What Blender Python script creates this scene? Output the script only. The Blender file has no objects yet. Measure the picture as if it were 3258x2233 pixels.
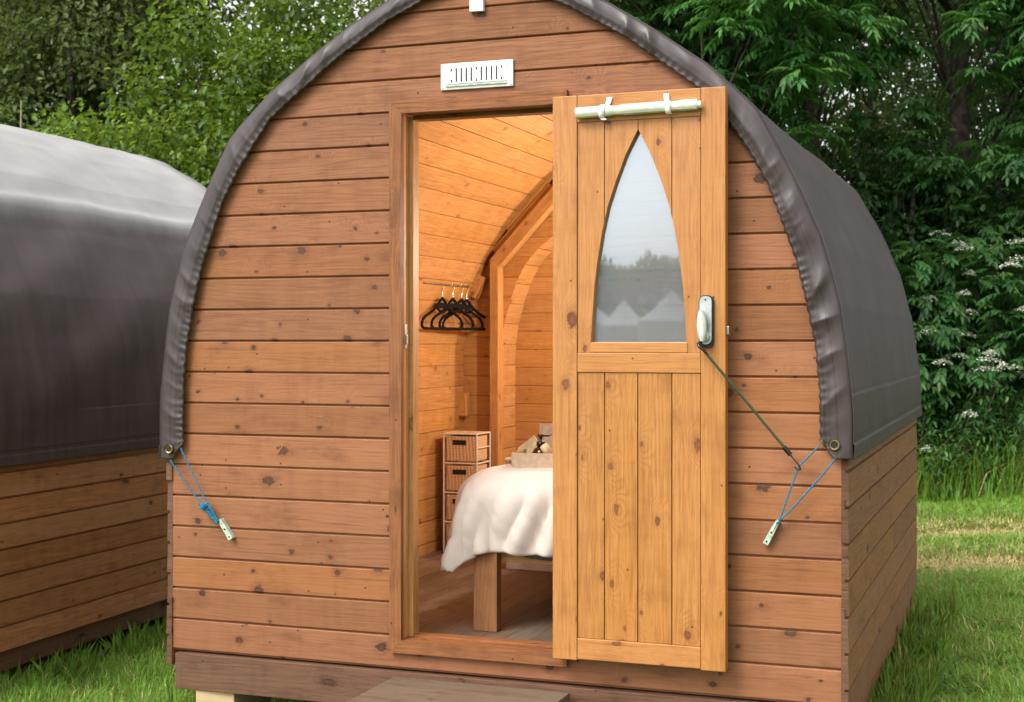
import bpy, math, random
import numpy as np
from mathutils import Vector, Matrix, noise as mnoise
R = math.radians
random.seed(7); rng = np.random.default_rng(11)
SC = bpy.context.scene
COL = SC.collection
TH = R(20.157); SN, CS = math.sin(TH), math.cos(TH)
CAM = (1.715, -4.35, 1.28)
def VF(lat, z):                       # metres to the right of / ahead of the photographer -> ground plan x, y
    return CAM[0] + lat*CS - z*SN, CAM[1] + lat*SN + z*CS
def ground_z(x, y=0):
    return -0.115 + 0.05*np.clip(x, -4, 1.5)

# ------------------------------------------------------------------ materials
class NT:
    def __init__(s, name):
        s.m = bpy.data.materials.new(name); s.m.use_nodes = True
        s.t = s.m.node_tree; s.t.nodes.clear()
        s.out = s.t.nodes.new('ShaderNodeOutputMaterial')
    def n(s, typ, _p=None, **kw):
        nd = s.t.nodes.new('ShaderNode'+typ)
        for k, v in (_p or {}).items(): setattr(nd, k, v)
        for k, v in kw.items():
            k = int(k[1:]) if k[0] == 'i' and k[1:].isdigit() else k.replace('_', ' ')
            s.set(nd.inputs[k], v)
        return nd
    def set(s, sock, v):
        if isinstance(v, bpy.types.NodeSocket): s.t.links.new(v, sock)
        elif isinstance(v, (tuple, list)) and len(v) == 3 and sock.type == 'RGBA': sock.default_value = (*v, 1)
        else: sock.default_value = v
    def math(s, op, a, b=0.0, c=0.0, clamp=False):
        nd = s.n('Math', dict(operation=op, use_clamp=clamp), i0=a, i1=b, i2=c); return nd.outputs[0]
    def mix(s, f, a, b, mode='MIX'):
        nd = s.t.nodes.new('ShaderNodeMix'); nd.data_type = 'RGBA'; nd.blend_type = mode
        s.set(nd.inputs[0], f); s.set(nd.inputs[6], a); s.set(nd.inputs[7], b); return nd.outputs[2]
    def rng(s, v, a, b, c=0.0, d=1.0, smooth=True):
        nd = s.n('MapRange', dict(interpolation_type='SMOOTHSTEP' if smooth else 'LINEAR', clamp=True))
        for i, x in enumerate((v, a, b, c, d)): s.set(nd.inputs[i], x)
        return nd.outputs[0]
    def xyz(s, x, y, z=0.0): return s.n('CombineXYZ', X=x, Y=y, Z=z).outputs[0]
    def noise(s, vec, scale=1.0, detail=3.0, rough=.55, dist=0.0):
        nd = s.n('TexNoise', Vector=vec, Scale=scale, Detail=detail, Roughness=rough, Distortion=dist); return nd.outputs[0]
    def bump(s, h, st=.3, dist=.002):
        return s.n('Bump', Strength=st, Distance=dist, Height=h).outputs[0]
    def pbr(s, col, rough=.6, normal=None, spec=.4, **kw):
        p = s.n('BsdfPrincipled', Base_Color=col, Roughness=rough, Specular_IOR_Level=spec)
        if normal is not None: s.set(p.inputs['Normal'], normal)
        for k, v in kw.items(): s.set(p.inputs[k.replace('_', ' ')], v)
        s.t.links.new(p.outputs[0], s.out.inputs[0]); return p
    def obj(s): return s.n('TexCoord').outputs['Object']

def wood(name, mid, light, dark, knot=(.040, .018, .011), dens=.35, ku=4.2, kv=8.0, rough=.58, wear=(.36, .19, .11), vary=.28, spec=.32, ring=.62, bleach=1.0, kr=(.12, .034)):
    M = NT(name)
    uv = M.n('UVMap'); sp = M.n('SeparateXYZ', Vector=uv.outputs[0]); u, v = sp.outputs[0], sp.outputs[1]
    bd = M.n('SeparateColor', Color=M.n('Attribute', dict(attribute_name='bd')).outputs['Color'])
    r1, bl, r2 = bd.outputs[0], bd.outputs[1], bd.outputs[2]
    wob = M.noise(M.xyz(M.math('MULTIPLY', u, 3.0), M.math('MULTIPLY', v, 9.0)), 1, 2)
    kx = M.math('MULTIPLY', u, ku); ky = M.math('MULTIPLY_ADD', wob, .25, M.math('MULTIPLY', v, kv))
    vo = M.n('TexVoronoi', dict(voronoi_dimensions='2D'), Vector=M.xyz(kx, ky), Scale=1.0, Randomness=1.0)
    d = vo.outputs['Distance']; cc = M.n('SeparateColor', Color=vo.outputs['Color'])
    sel = M.math('LESS_THAN', cc.outputs[0], dens)
    rad = M.math('MULTIPLY_ADD', M.math('POWER', cc.outputs[1], 2.6), kr[0], kr[1])
    dn = M.math('DIVIDE', d, rad)
    dn = M.math('ADD', dn, M.math('MULTIPLY', M.math('SUBTRACT', M.noise(M.xyz(kx, ky), 11, 3), .5), 1.7))
    kn = M.math('MULTIPLY', M.rng(dn, 1.05, .7), sel)
    halo = M.math('MULTIPLY', M.rng(dn, 2.4, .8), sel)
    push = M.math('MULTIPLY', M.rng(d, .5, 0.0), sel)
    n1 = M.noise(M.xyz(M.math('MULTIPLY', u, .9), M.math('MULTIPLY', v, 7.0)), 1, 2)
    g = M.math('ADD', M.math('MULTIPLY_ADD', v, 380.0, M.math('MULTIPLY', n1, 60.0)), M.math('MULTIPLY_ADD', push, 26.0, M.math('MULTIPLY', r1, 40.0)))
    rg = M.math('POWER', M.math('MULTIPLY_ADD', M.math('SINE', g), .5, .5), 2.5)
    fine = M.noise(M.xyz(M.math('MULTIPLY', u, 7.0), M.math('MULTIPLY', v, 170.0)), 1, 4, .7)
    strk = M.noise(M.xyz(M.math('MULTIPLY', u, 1.3), M.math('MULTIPLY_ADD', v, 38.0, M.math('MULTIPLY', n1, 5.0))), 1, 3, .6)
    big = M.noise(M.xyz(M.math('MULTIPLY', u, 2.2), M.math('MULTIPLY', v, 5.0)), 1, 4, .6)
    c = M.mix(M.rng(strk, .3, .72), mid, light)
    c = M.mix(M.math('MULTIPLY', rg, M.math('MULTIPLY', M.rng(big, .25, .7), ring)), c, dark)
    c = M.mix(M.math('MULTIPLY', M.rng(fine, .44, .68), .80), c, dark); c = M.mix(M.rng(fine, .46, .3, 0, .45), c, light)
    c = M.mix(M.math('MULTIPLY', M.math('MULTIPLY', bl, bleach), M.rng(big, .25, .7, .35, 1.0)), c, wear)
    hs = M.n('HueSaturation', Hue=M.math('MULTIPLY_ADD', r2, .003, .4985), Saturation=M.math('MULTIPLY_ADD', r2, .08, .96),
             Value=M.math('MULTIPLY_ADD', r1, vary, 1-vary/2), Color=c); c = hs.outputs[0]
    blot = M.noise(M.xyz(M.math('MULTIPLY', u, 5.0), M.math('MULTIPLY', v, 12.0)), 1, 5, .65)
    ps = M.noise(M.xyz(M.math('MULTIPLY', u, 2.5), M.math('MULTIPLY', v, 70.0)), 1, 2, .5)
    c = M.mix(M.rng(ps, .60, .76, 0, .6), c, light); c = M.mix(M.rng(ps, .40, .26, 0, .55), c, dark)
    c = M.mix(M.rng(blot, .50, .72, 0, .55), c, dark)
    chip = M.noise(M.xyz(M.math('MULTIPLY', u, 11.0), M.math('MULTIPLY', v, 75.0)), 1, 3, .6)
    c = M.mix(M.rng(chip, .70, .78, 0, .55), c, tuple(min(.8, x*1.55+.03) for x in light))
    saw = M.noise(M.xyz(M.math('MULTIPLY', u, 16.0), M.math('MULTIPLY', v, 1.5)), 1, 3, .6)
    c = M.mix(M.rng(saw, .4, .7, 0, .22), c, light); c = M.mix(M.rng(saw, .5, .25, 0, .20), c, dark)
    c = M.mix(M.math('MULTIPLY', M.math('MULTIPLY', halo, M.rng(fine, .3, .6, .25, 1.0)), .5), c, dark)
    kc = M.mix(M.rng(dn, .75, .1), knot, tuple(k*1.7 for k in knot))
    c = M.mix(M.math('MULTIPLY', kn, M.math('MULTIPLY_ADD', cc.outputs[2], .3, .68)), c, kc)
    nail = M.n('TexVoronoi', dict(voronoi_dimensions='2D'), Vector=M.xyz(M.math('MULTIPLY', u, 9.0), M.math('MULTIPLY', v, 11.0)), Scale=1.0)
    c = M.mix(M.math('MULTIPLY', M.rng(nail.outputs['Distance'], .045, .02), M.math('LESS_THAN', M.n('SeparateColor', Color=nail.outputs['Color']).outputs[0], .2)), c, knot)
    h = M.math('ADD', M.math('MULTIPLY', fine, .7), M.math('MULTIPLY', rg, -.35))
    M.pbr(c, M.math('MULTIPLY_ADD', fine, .25, rough-.1), M.bump(h, .35, .0012), spec)
    return M.m

def plain(name, col, rough=.5, metal=0.0, spec=.45, nscale=40, namt=.12, bump=.1, **kw):
    M = NT(name); o = M.obj(); nz = M.noise(o, nscale, 4)
    dk = tuple(x*(1-namt*2) for x in col); lt = tuple(min(1, x*(1+namt)) for x in col)
    M.pbr(M.mix(M.rng(nz, .3, .7), dk, lt), rough, M.bump(nz, bump, .001), spec, Metallic=metal, **kw); return M.m

def canvas(name, col, rough=.5, streak=.22, spec=.5, sheen=.0, skylit=None):
    M = NT(name); uv = M.n('UVMap'); sp = M.n('SeparateXYZ', Vector=uv.outputs[0]); u, v = sp.outputs[0], sp.outputs[1]
    st = M.noise(M.xyz(M.math('MULTIPLY', u, 14.0), M.math('MULTIPLY', v, 1.6)), 1, 5, .65)
    bl = M.noise(M.xyz(u, v), 3.0, 5, .6)
    st2 = M.noise(M.xyz(M.math('MULTIPLY', u, 60.0), M.math('MULTIPLY', v, 3.0)), 1, 3, .6)
    lt = tuple(x*1.5 for x in col); dk = tuple(x*.68 for x in col)
    c = M.mix(M.rng(st, .3, .72, 0, 1), dk, col); c = M.mix(M.math('MULTIPLY', M.rng(bl, .4, .75), streak*1.6), c, lt)
    c = M.mix(M.rng(st2, .56, .74, 0, streak), c, lt)
    if skylit:                                           # sky sheen painted into the cloth colour, strongest above the roof rail
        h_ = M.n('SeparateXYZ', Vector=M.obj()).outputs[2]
        sky_f = M.math('ADD', M.math('MULTIPLY', M.rng(h_, 1.1, 2.06), .22), M.math('MULTIPLY', M.rng(M.math('ADD', h_, M.math('MULTIPLY', bl, .04)), 2.02, 2.13), .78))
        c = M.mix(sky_f, c, M.mix(M.rng(bl, .35, .7), tuple(x*.86 for x in skylit), skylit))
    for a in (-.046, -.084): c = M.mix(M.math('MULTIPLY', M.rng(M.math('ABSOLUTE', M.math('SUBTRACT', u, a)), .0028, .001), .55), c, tuple(x*.3 for x in col))
    wv = M.n('TexNoise', Vector=M.xyz(u, v), Scale=500.0, Detail=1.0).outputs[0]
    h = M.math('ADD', M.math('MULTIPLY', wv, .12), bl)
    side = M.math('GREATER_THAN', u, 0)
    M.pbr(c, M.math('ADD', M.math('MULTIPLY_ADD', st, .22, rough-.1), M.math('MULTIPLY', side, .18)), M.bump(h, .25, .004), M.math('MULTIPLY_ADD', side, -.65*spec, spec), Sheen_Weight=sheen, Sheen_Roughness=.4); return M.m

def leafmat(name, dark, mid, light, trans=.35, rough=.42, spec=.35):
    M = NT(name); a = M.n('SeparateColor', Color=M.n('Attribute', dict(attribute_name='bd')).outputs['Color'])
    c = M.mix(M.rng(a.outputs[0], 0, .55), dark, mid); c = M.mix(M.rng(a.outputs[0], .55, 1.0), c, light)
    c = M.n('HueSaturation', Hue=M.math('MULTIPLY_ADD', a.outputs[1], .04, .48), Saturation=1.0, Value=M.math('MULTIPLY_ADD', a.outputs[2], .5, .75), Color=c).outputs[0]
    p = M.n('BsdfPrincipled', Base_Color=c, Roughness=rough, Specular_IOR_Level=spec)
    tr = M.n('BsdfTranslucent', Color=M.mix(.5, c, (light[0]*1.3, light[1]*1.3, light[2]*.8), 'MIX'))
    mx = M.n('MixShader', i0=trans); M.t.links.new(p.outputs[0], mx.inputs[1]); M.t.links.new(tr.outputs[0], mx.inputs[2])
    M.t.links.new(mx.outputs[0], M.out.inputs[0]); return M.m

MT = {}
MT['clad'] = wood('stained_cladding', (0.2458, 0.09383, 0.0375), (0.3005, 0.1219, 0.05049), (0.1364, 0.04631, 0.01733), dens=.52, ku=7.0, kv=9, kr=(.13, .046), wear=(0.3208, 0.1277, 0.05049), vary=.34)
MT['lap'] = wood('weathered_lap_cladding', (0.2488, 0.1056, 0.03949), (0.2985, 0.1347, 0.05227), (0.141, 0.05824, 0.02323), dens=.22, wear=(0.282, 0.1383, 0.05807), vary=.3, rough=.66, spec=.25)
MT['lap_red'] = wood('red_brown_lap_cladding', (0.351, 0.1365, 0.0546), (0.442, 0.182, 0.078), (0.182, 0.0676, 0.026), dens=.25, wear=(0.468, 0.247, 0.13), vary=.3, rough=.62)
MT['skirt'] = wood('dark_skirting_timber', (0.1211, 0.05482, 0.0297), (0.1639, 0.08063, 0.0459), (0.06056, 0.02709, 0.01512), dens=.5, wear=(0.1781, 0.09675, 0.0594), vary=.2, rough=.68, spec=.22, kv=9)
MT['trim'] = wood('door_frame_timber', (0.2573, 0.08987, 0.02695), (0.3217, 0.1199, 0.03765), (0.1215, 0.03814, 0.01189), dens=.4, wear=(0.2359, 0.109, 0.05151), vary=.25, kv=12)
MT['door'] = wood('honey_door_timber', (0.4174, 0.1711, 0.03761), (0.4869, 0.2162, 0.05765), (0.2643, 0.09309, 0.01805), knot=(.11, .034, .014), dens=.58, ku=5.5, kv=9, kr=(.115, .044), wear=(0.4869, 0.2101, 0.07018), vary=.14, rough=.42, spec=.4, ring=.6)
MT['line'] = wood('golden_lining_timber', (0.472, 0.2468, 0.08516), (0.5562, 0.3117, 0.1216), (0.3203, 0.1472, 0.04866), knot=(0.2107, 0.07794, 0.02839), dens=.4, ku=5, wear=(0.5057, 0.2771, 0.1054), vary=.16, rough=.5, ring=.5)
MT['floor'] = wood('grey_brown_floor', (0.1415, 0.09385, 0.06339), (0.2123, 0.1511, 0.1056), (0.07781, 0.04772, 0.03211), dens=.05, wear=(0.2405, 0.1988, 0.1521), vary=.45, rough=.5, ku=2, ring=.5)
MT['grey'] = wood('silvered_step_timber', (0.1244, 0.08022, 0.04886), (0.1658, 0.1126, 0.07061), (0.06632, 0.03925, 0.02307), knot=(0.04145, 0.02389, 0.01357), dens=.3, wear=(0.174, 0.1262, 0.08692), vary=.2, rough=.8, spec=.2, kv=11)
MT['pale'] = wood('fresh_sawn_timber', (0.496, 0.36, 0.192), (0.576, 0.44, 0.264), (0.36, 0.24, 0.112), knot=(0.24, 0.136, 0.064), dens=.1, wear=(0.56, 0.44, 0.28), vary=.15, rough=.7)
MT['tarp'] = canvas('dark_canvas', (.054, .039, .0385), .36, .3, .5, .02)
MT['tarp_skylit'] = canvas('skylit_top_canvas', (.090, .060, .056), .6, .05, .25, .10, (.42, .41, .40))  # the last colour paints sky sheen onto the top of the cover
MT['whiteplastic'] = plain('white_plastic', (0.6864, 0.704, 0.6864), .4, nscale=25, namt=.06)
MT['black'] = plain('black_slot', (.012, .012, .012), .7)
MT['velvet'] = plain('black_velvet', (.006, .006, .007), .85, spec=.15, nscale=300)
MT['steel'] = plain('grey_steel', (.45, .45, .44), .38, 1.0)
MT['chrome'] = plain('bright_chrome', (.75, .75, .75), .16, 1.0)
MT['lockgrey'] = plain('satin_lock_metal', (.50, .53, .52), .38, .75)
MT['knob'] = plain('pale_painted_knob', (.62, .66, .60), .35, .2)
MT['brass'] = plain('brass_ring', (.48, .37, .17), .35, 1.0)
MT['rope'] = plain('blue_rope_fibre', (.014, .19, .34), .55, nscale=400, namt=.35, bump=.5)
MT['bungee'] = plain('dark_green_cord', (.045, .07, .035), .6, nscale=300, namt=.3)
MT['cleat'] = plain('pale_green_cleat', (.48, .58, .44), .5, nscale=60, namt=.2)
MT['blind'] = plain('cream_blind_cloth', (.66, .68, .57), .9, nscale=30, namt=.08, bump=.4, spec=.15)
MT['tape'] = plain('white_tape', (.82, .84, .84), .7)
MT['card'] = plain('kraft_card', (.45, .33, .22), .75, nscale=60, namt=.07)
MT['amber'] = plain('amber_bottle', (.035, .012, .005), .08, spec=.6)
MT['blackpl'] = plain('black_plastic', (.012, .012, .012), .3)
MT['sheet'] = plain('grey_sheet', (.10, .09, .095), .9)
MT['matt'] = plain('mattress_cloth', (.6, .58, .55), .9)
MT['paper'] = plain('cream_wrap', (.62, .47, .28), .7)
MT['pinkish'] = plain('pale_pink_wrap', (.75, .6, .58), .6)
MT['bark'] = plain('dark_bark', (.055, .042, .03), .9, nscale=14, namt=.4, bump=1.0)
MT['twig'] = plain('grey_twig', (.12, .09, .06), .9, nscale=30, namt=.3)
MT['deadtwig'] = plain('pale_dead_stem', (.30, .25, .17), .9, nscale=30, namt=.2)
MT['petal'] = plain('cream_petal', (.72, .74, .62), .8, nscale=60, namt=.1)
MT['tent'] = plain('white_tent_canvas', (0.496, 0.48, 0.448), .85, nscale=3, namt=.05)
MT['scrap'] = plain('blue_scrap', (.03, .2, .5), .5)
def cloth():
    M = NT('cream_duvet_cotton'); o = M.obj(); a = M.noise(o, 900, 1); b = M.noise(o, 9, 3)
    p = M.pbr(M.mix(b, (.55, .485, .43), (.61, .545, .49)), .85, M.bump(M.math('ADD', M.math('MULTIPLY', a, .1), M.math('ADD', b, M.noise(M.n('Mapping', Vector=o, Scale=(1, 1, .45)).outputs[0], 26, 4, .6, 1.5))), .35, .005), .15)
    return M.m
MT['duvet'] = cloth()
def wicker():
    M = NT('woven_wicker'); o = M.obj()
    w1 = M.n('TexWave', dict(wave_type='BANDS', bands_direction='Z'), Vector=o, Scale=42.0, Distortion=1.2, Detail=1.0).outputs[1]
    w2 = M.n('TexWave', dict(wave_type='BANDS', bands_direction='DIAGONAL'), Vector=M.n('Mapping', Vector=o, Scale=(1.4, 1.4, .12)).outputs[0], Scale=26.0, Distortion=1.5, Detail=1.0).outputs[1]
    h = M.math('MULTIPLY', w1, w2); nz = M.noise(o, 70, 4)
    c = M.mix(M.rng(h, .0, .28), (.50, .32, .19), (.85, .62, .42)); c = M.mix(M.math('MULTIPLY', nz, .5), c, (.72, .48, .30))
    M.pbr(c, .65, M.bump(h, .9, .004)); return M.m
MT['wicker'] = wicker()
def glass():
    M = NT('thin_window_acrylic')
    tr = M.n('BsdfTransparent', Color=(.86, .9, .92)); gl = M.n('BsdfGlossy', Color=(.84, .93, 1.0), Roughness=.03)
    df = M.n('BsdfDiffuse', Color=(.36, .40, .43))
    fr = M.n('LayerWeight', Blend=.55).outputs['Facing']
    m1 = M.n('MixShader', i0=.40); M.t.links.new(tr.outputs[0], m1.inputs[1]); M.t.links.new(df.outputs[0], m1.inputs[2])
    m2 = M.n('MixShader', i0=M.rng(fr, 0, 1, .20, 1.0, False)); M.t.links.new(m1.outputs[0], m2.inputs[1]); M.t.links.new(gl.outputs[0], m2.inputs[2])
    M.t.links.new(m2.outputs[0], M.out.inputs[0]); return M.m
MT['glass'] = glass()
MT['leaf_hedge'] = leafmat('hedge_leaf', (0.04782, 0.08872, 0.01308), (0.09904, 0.1789, 0.01962), (0.239, 0.3362, 0.0327), .4)
MT['leaf_dull'] = leafmat('dull_leaf', (0.04875, 0.07313, 0.02275), (0.08938, 0.1333, 0.03575), (0.1625, 0.2113, 0.05687), .4, .6)
MT['leaf_ash'] = leafmat('ash_leaf', (0.03646, 0.09895, 0.03125), (0.07291, 0.1951, 0.04687), (0.1432, 0.3385, 0.0625), .35, .4)
MT['leaf_dark'] = leafmat('dark_leaf', (0.02415, 0.05635, 0.02415), (0.04427, 0.1046, 0.0322), (0.1006, 0.2012, 0.04025), .35, .35)
MT['leaf_elder'] = leafmat('elder_leaf', (0.02912, 0.0819, 0.02548), (0.05824, 0.1547, 0.04004), (0.1365, 0.2912, 0.0546), .35, .45)
MT['blade'] = leafmat('grass_blade', (0.09266, 0.208, 0.02784), (0.1853, 0.3952, 0.04524), (.66, .50, .26), .35, .5)

# ------------------------------------------------------------------ mesh building
def link(o, parent=None):
    COL.objects.link(o)
    if parent is not None: o.parent = parent
    return o
def tag(o, label=None, cat=None, group=None, kind=None):
    if label: o['label'] = label
    if cat: o['category'] = cat
    if group: o['group'] = group
    if kind: o['kind'] = kind
    return o
def empty(name, loc=(0, 0, 0), rz=0, **kw):
    o = bpy.data.objects.new(name, None); o.location = loc; o.rotation_euler = (0, 0, rz); o.empty_display_size = .1
    link(o); return tag(o, **kw)
class MB:
    def __init__(s): s.v = []; s.f = []; s.uv = []; s.bd = []; s.mi = []; s.sm = []
    def face(s, pts, uvs=None, bd=(.5, 0, .5), mi=0, sm=False):
        i = len(s.v); s.v += [tuple(p) for p in pts]; s.f.append(tuple(range(i, i+len(pts))))
        s.uv.append(uvs or [(p[0], p[2]) for p in pts]); s.bd.append(bd); s.mi.append(mi); s.sm.append(sm)
    def grid(s, P, uvf=None, bd=(.5, 0, .5), mi=0, sm=True, closed=False):
        # P[i][j] points
        n, m = len(P), len(P[0]); b = len(s.v)
        for row in P: s.v += [tuple(p) for p in row]
        for i in range(n-1):
            for j in range(m if closed else m-1):
                j2 = (j+1) % m
                s.f.append((b+i*m+j, b+i*m+j2, b+(i+1)*m+j2, b+(i+1)*m+j))
                if uvf: s.uv.append([uvf(i, j), uvf(i, j+1), uvf(i+1, j+1), uvf(i+1, j)])
                else: s.uv.append([(i*.05, j*.05)]*4)
                s.bd.append(bd); s.mi.append(mi); s.sm.append(sm)
    def box(s, lo, hi, ua=0, mat=None, bd=None, mi=0, off=None):
        if bd is None: bd = (random.random(), random.random()*.5, random.random())
        if off is None: off = (random.uniform(0, 50), random.uniform(0, 50))
        c = [(lo[0] if not i & 1 else hi[0], lo[1] if not i & 2 else hi[1], lo[2] if not i & 4 else hi[2]) for i in range(8)]
        b = len(s.v)
        for p in c:
            q = Vector(p)
            if mat is not None: q = mat @ q
            s.v.append(tuple(q))
        va = [a for a in range(3) if a != ua]
        for idx, ax in (((0, 4, 6, 2), 0), ((1, 3, 7, 5), 0), ((0, 1, 5, 4), 1), ((2, 6, 7, 3), 1), ((0, 2, 3, 1), 2), ((4, 5, 7, 6), 2)):
            s.f.append(tuple(b+i for i in idx)); uv = []
            for i in idx:
                p = c[i]
                if ax == ua: uv.append((off[0]+p[va[0]]*.3, off[1]+p[va[1]]))
                else:
                    w = [a for a in va if a != ax][0]; uv.append((off[0]+p[ua], off[1]+p[w]+(.3 if ax == va[0] else 0)))
            s.uv.append(uv); s.bd.append(bd); s.mi.append(mi); s.sm.append(False)
    def tube(s, pts, rad, n=8, mi=0, caps=True, bd=(.5, 0, .5)):
        pts = [Vector(p) for p in pts]; rad = rad if isinstance(rad, (list, tuple)) else [rad]*len(pts)
        rows = []; up = Vector((.13, .31, .94)); L = 0; Ls = []
        for i, p in enumerate(pts):
            t = (pts[min(i+1, len(pts)-1)]-pts[max(i-1, 0)]).normalized()
            if i: L += (p-pts[i-1]).length
            Ls.append(L)
            a = t.cross(up); a = a.normalized() if a.length > 1e-4 else Vector((1, 0, 0)); bb = t.cross(a)
            rows.append([p + (a*math.cos(2*math.pi*k/n)+bb*math.sin(2*math.pi*k/n))*rad[i] for k in range(n)])
        s.grid(rows, lambda i, j: (Ls[i], j*rad[0]*6/n), bd, mi, True, True)
        if caps:
            s.face(rows[0], mi=mi, bd=bd); s.face(rows[-1][::-1], mi=mi, bd=bd)
    def lathe(s, prof, c=(0, 0, 0), n=20, mi=0, mat=None):
        rows = []
        for r, z in prof:
            rows.append([(c[0]+r*math.cos(2*math.pi*k/n), c[1]+r*math.sin(2*math.pi*k/n), c[2]+z) for k in range(n)])
        if mat is not None: rows = [[tuple(mat @ Vector(p)) for p in row] for row in rows]
        s.grid(rows, None, mi=mi, closed=True)
    def prism(s, poly, y0, y1, mi=0, bd=(.5, 0, .5), off=(0, 0)):   # poly in xz, extruded along y
        k = lambda p: (off[0]+p[0], off[1]+p[1])
        s.face([(x, y0, z) for x, z in poly], [k(p) for p in poly], bd, mi)
        s.face([(x, y1, z) for x, z in poly[::-1]], [k(p) for p in poly[::-1]], bd, mi)
        for i in range(len(poly)):
            a, b = poly[i], poly[(i+1) % len(poly)]
            s.face([(a[0], y0, a[1]), (a[0], y1, a[1]), (b[0], y1, b[1]), (b[0], y0, b[1])], [(0, 0), (0, y1-y0), (.05, y1-y0), (.05, 0)], bd, mi)
    def build(s, name, mats, parent=None, bevel=0, solid=0, subs=0, loc=None):
        me = bpy.data.meshes.new(name); me.from_pydata(s.v, [], s.f); me.validate(clean_customdata=False)
        ul = me.uv_layers.new(name='UVMap'); ul.data.foreach_set('uv', [c for f in s.uv for p in f for c in p])
        at = me.attributes.new('bd', 'FLOAT_COLOR', 'FACE'); at.data.foreach_set('color', [c for b in s.bd for c in (*b, 1)])
        me.polygons.foreach_set('material_index', s.mi); me.polygons.foreach_set('use_smooth', s.sm)
        for m in (mats if isinstance(mats, (list, tuple)) else [mats]): me.materials.append(m)
        o = bpy.data.objects.new(name, me); link(o, parent)
        if loc is not None: o.location = loc
        if solid: md = o.modifiers.new('thickness', 'SOLIDIFY'); md.thickness = solid; md.offset = -1
        if bevel:
            md = o.modifiers.new('edge', 'BEVEL'); md.width = bevel; md.segments = 2; md.limit_method = 'ANGLE'; md.angle_limit = R(40)
        if subs: md = o.modifiers.new('smooth', 'SUBSURF'); md.levels = subs; md.render_levels = subs
        return o
def np_mesh(name, V, F, bd, mat, parent=None, smooth=False):
    me = bpy.data.meshes.new(name); n, k = F.shape
    me.vertices.add(len(V)); me.vertices.foreach_set('co', V.astype(np.float32).ravel())
    me.loops.add(n*k); me.loops.foreach_set('vertex_index', F.astype(np.int32).ravel())
    me.polygons.add(n); me.polygons.foreach_set('loop_start', np.arange(0, n*k, k, dtype=np.int32)); me.polygons.foreach_set('loop_total', np.full(n, k, np.int32))
    if smooth: me.polygons.foreach_set('use_smooth', np.ones(n, bool))
    me.update(calc_edges=True)
    at = me.attributes.new('bd', 'FLOAT_COLOR', 'FACE'); at.data.foreach_set('color', np.c_[bd, np.ones(n)].astype(np.float32).ravel())
    me.materials.append(mat); o = bpy.data.objects.new(name, me); link(o, parent); return o

def interp_prof(pts):
    zs = np.array([p[1] for p in pts]); xs = np.array([p[0] for p in pts])
    return lambda z: float(np.interp(z, zs, xs))
OUT = [(1.207, .80), (1.208, .93), (1.207, 1.06), (1.202, 1.134), (1.187, 1.27), (1.170, 1.39), (1.146, 1.488), (1.113, 1.60), (1.062, 1.717), (.998, 1.851), (.925, 1.985), (.893, 2.02), (.765, 2.138), (.597, 2.257), (.455, 2.348), (.293, 2.43), (.13, 2.487), (0, 2.508)]
INN = [(1.113, .80), (1.113, .94), (1.110, 1.13), (1.097, 1.27), (1.070, 1.40), (1.038, 1.53), (1.016, 1.59), (.954, 1.76), (.899, 1.857), (.842, 1.94), (.762, 2.046), (.69, 2.10), (.51, 2.235), (.314, 2.352), (.185, 2.41), (.07, 2.442), (0, 2.45)]
HW = interp_prof([(1.172, 0), (1.172, 1.0)]+[(x-.028, z) for x, z in OUT[3:-2]]+[(.0, 2.487)])
PITCH = .1098; Z0 = .179

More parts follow.
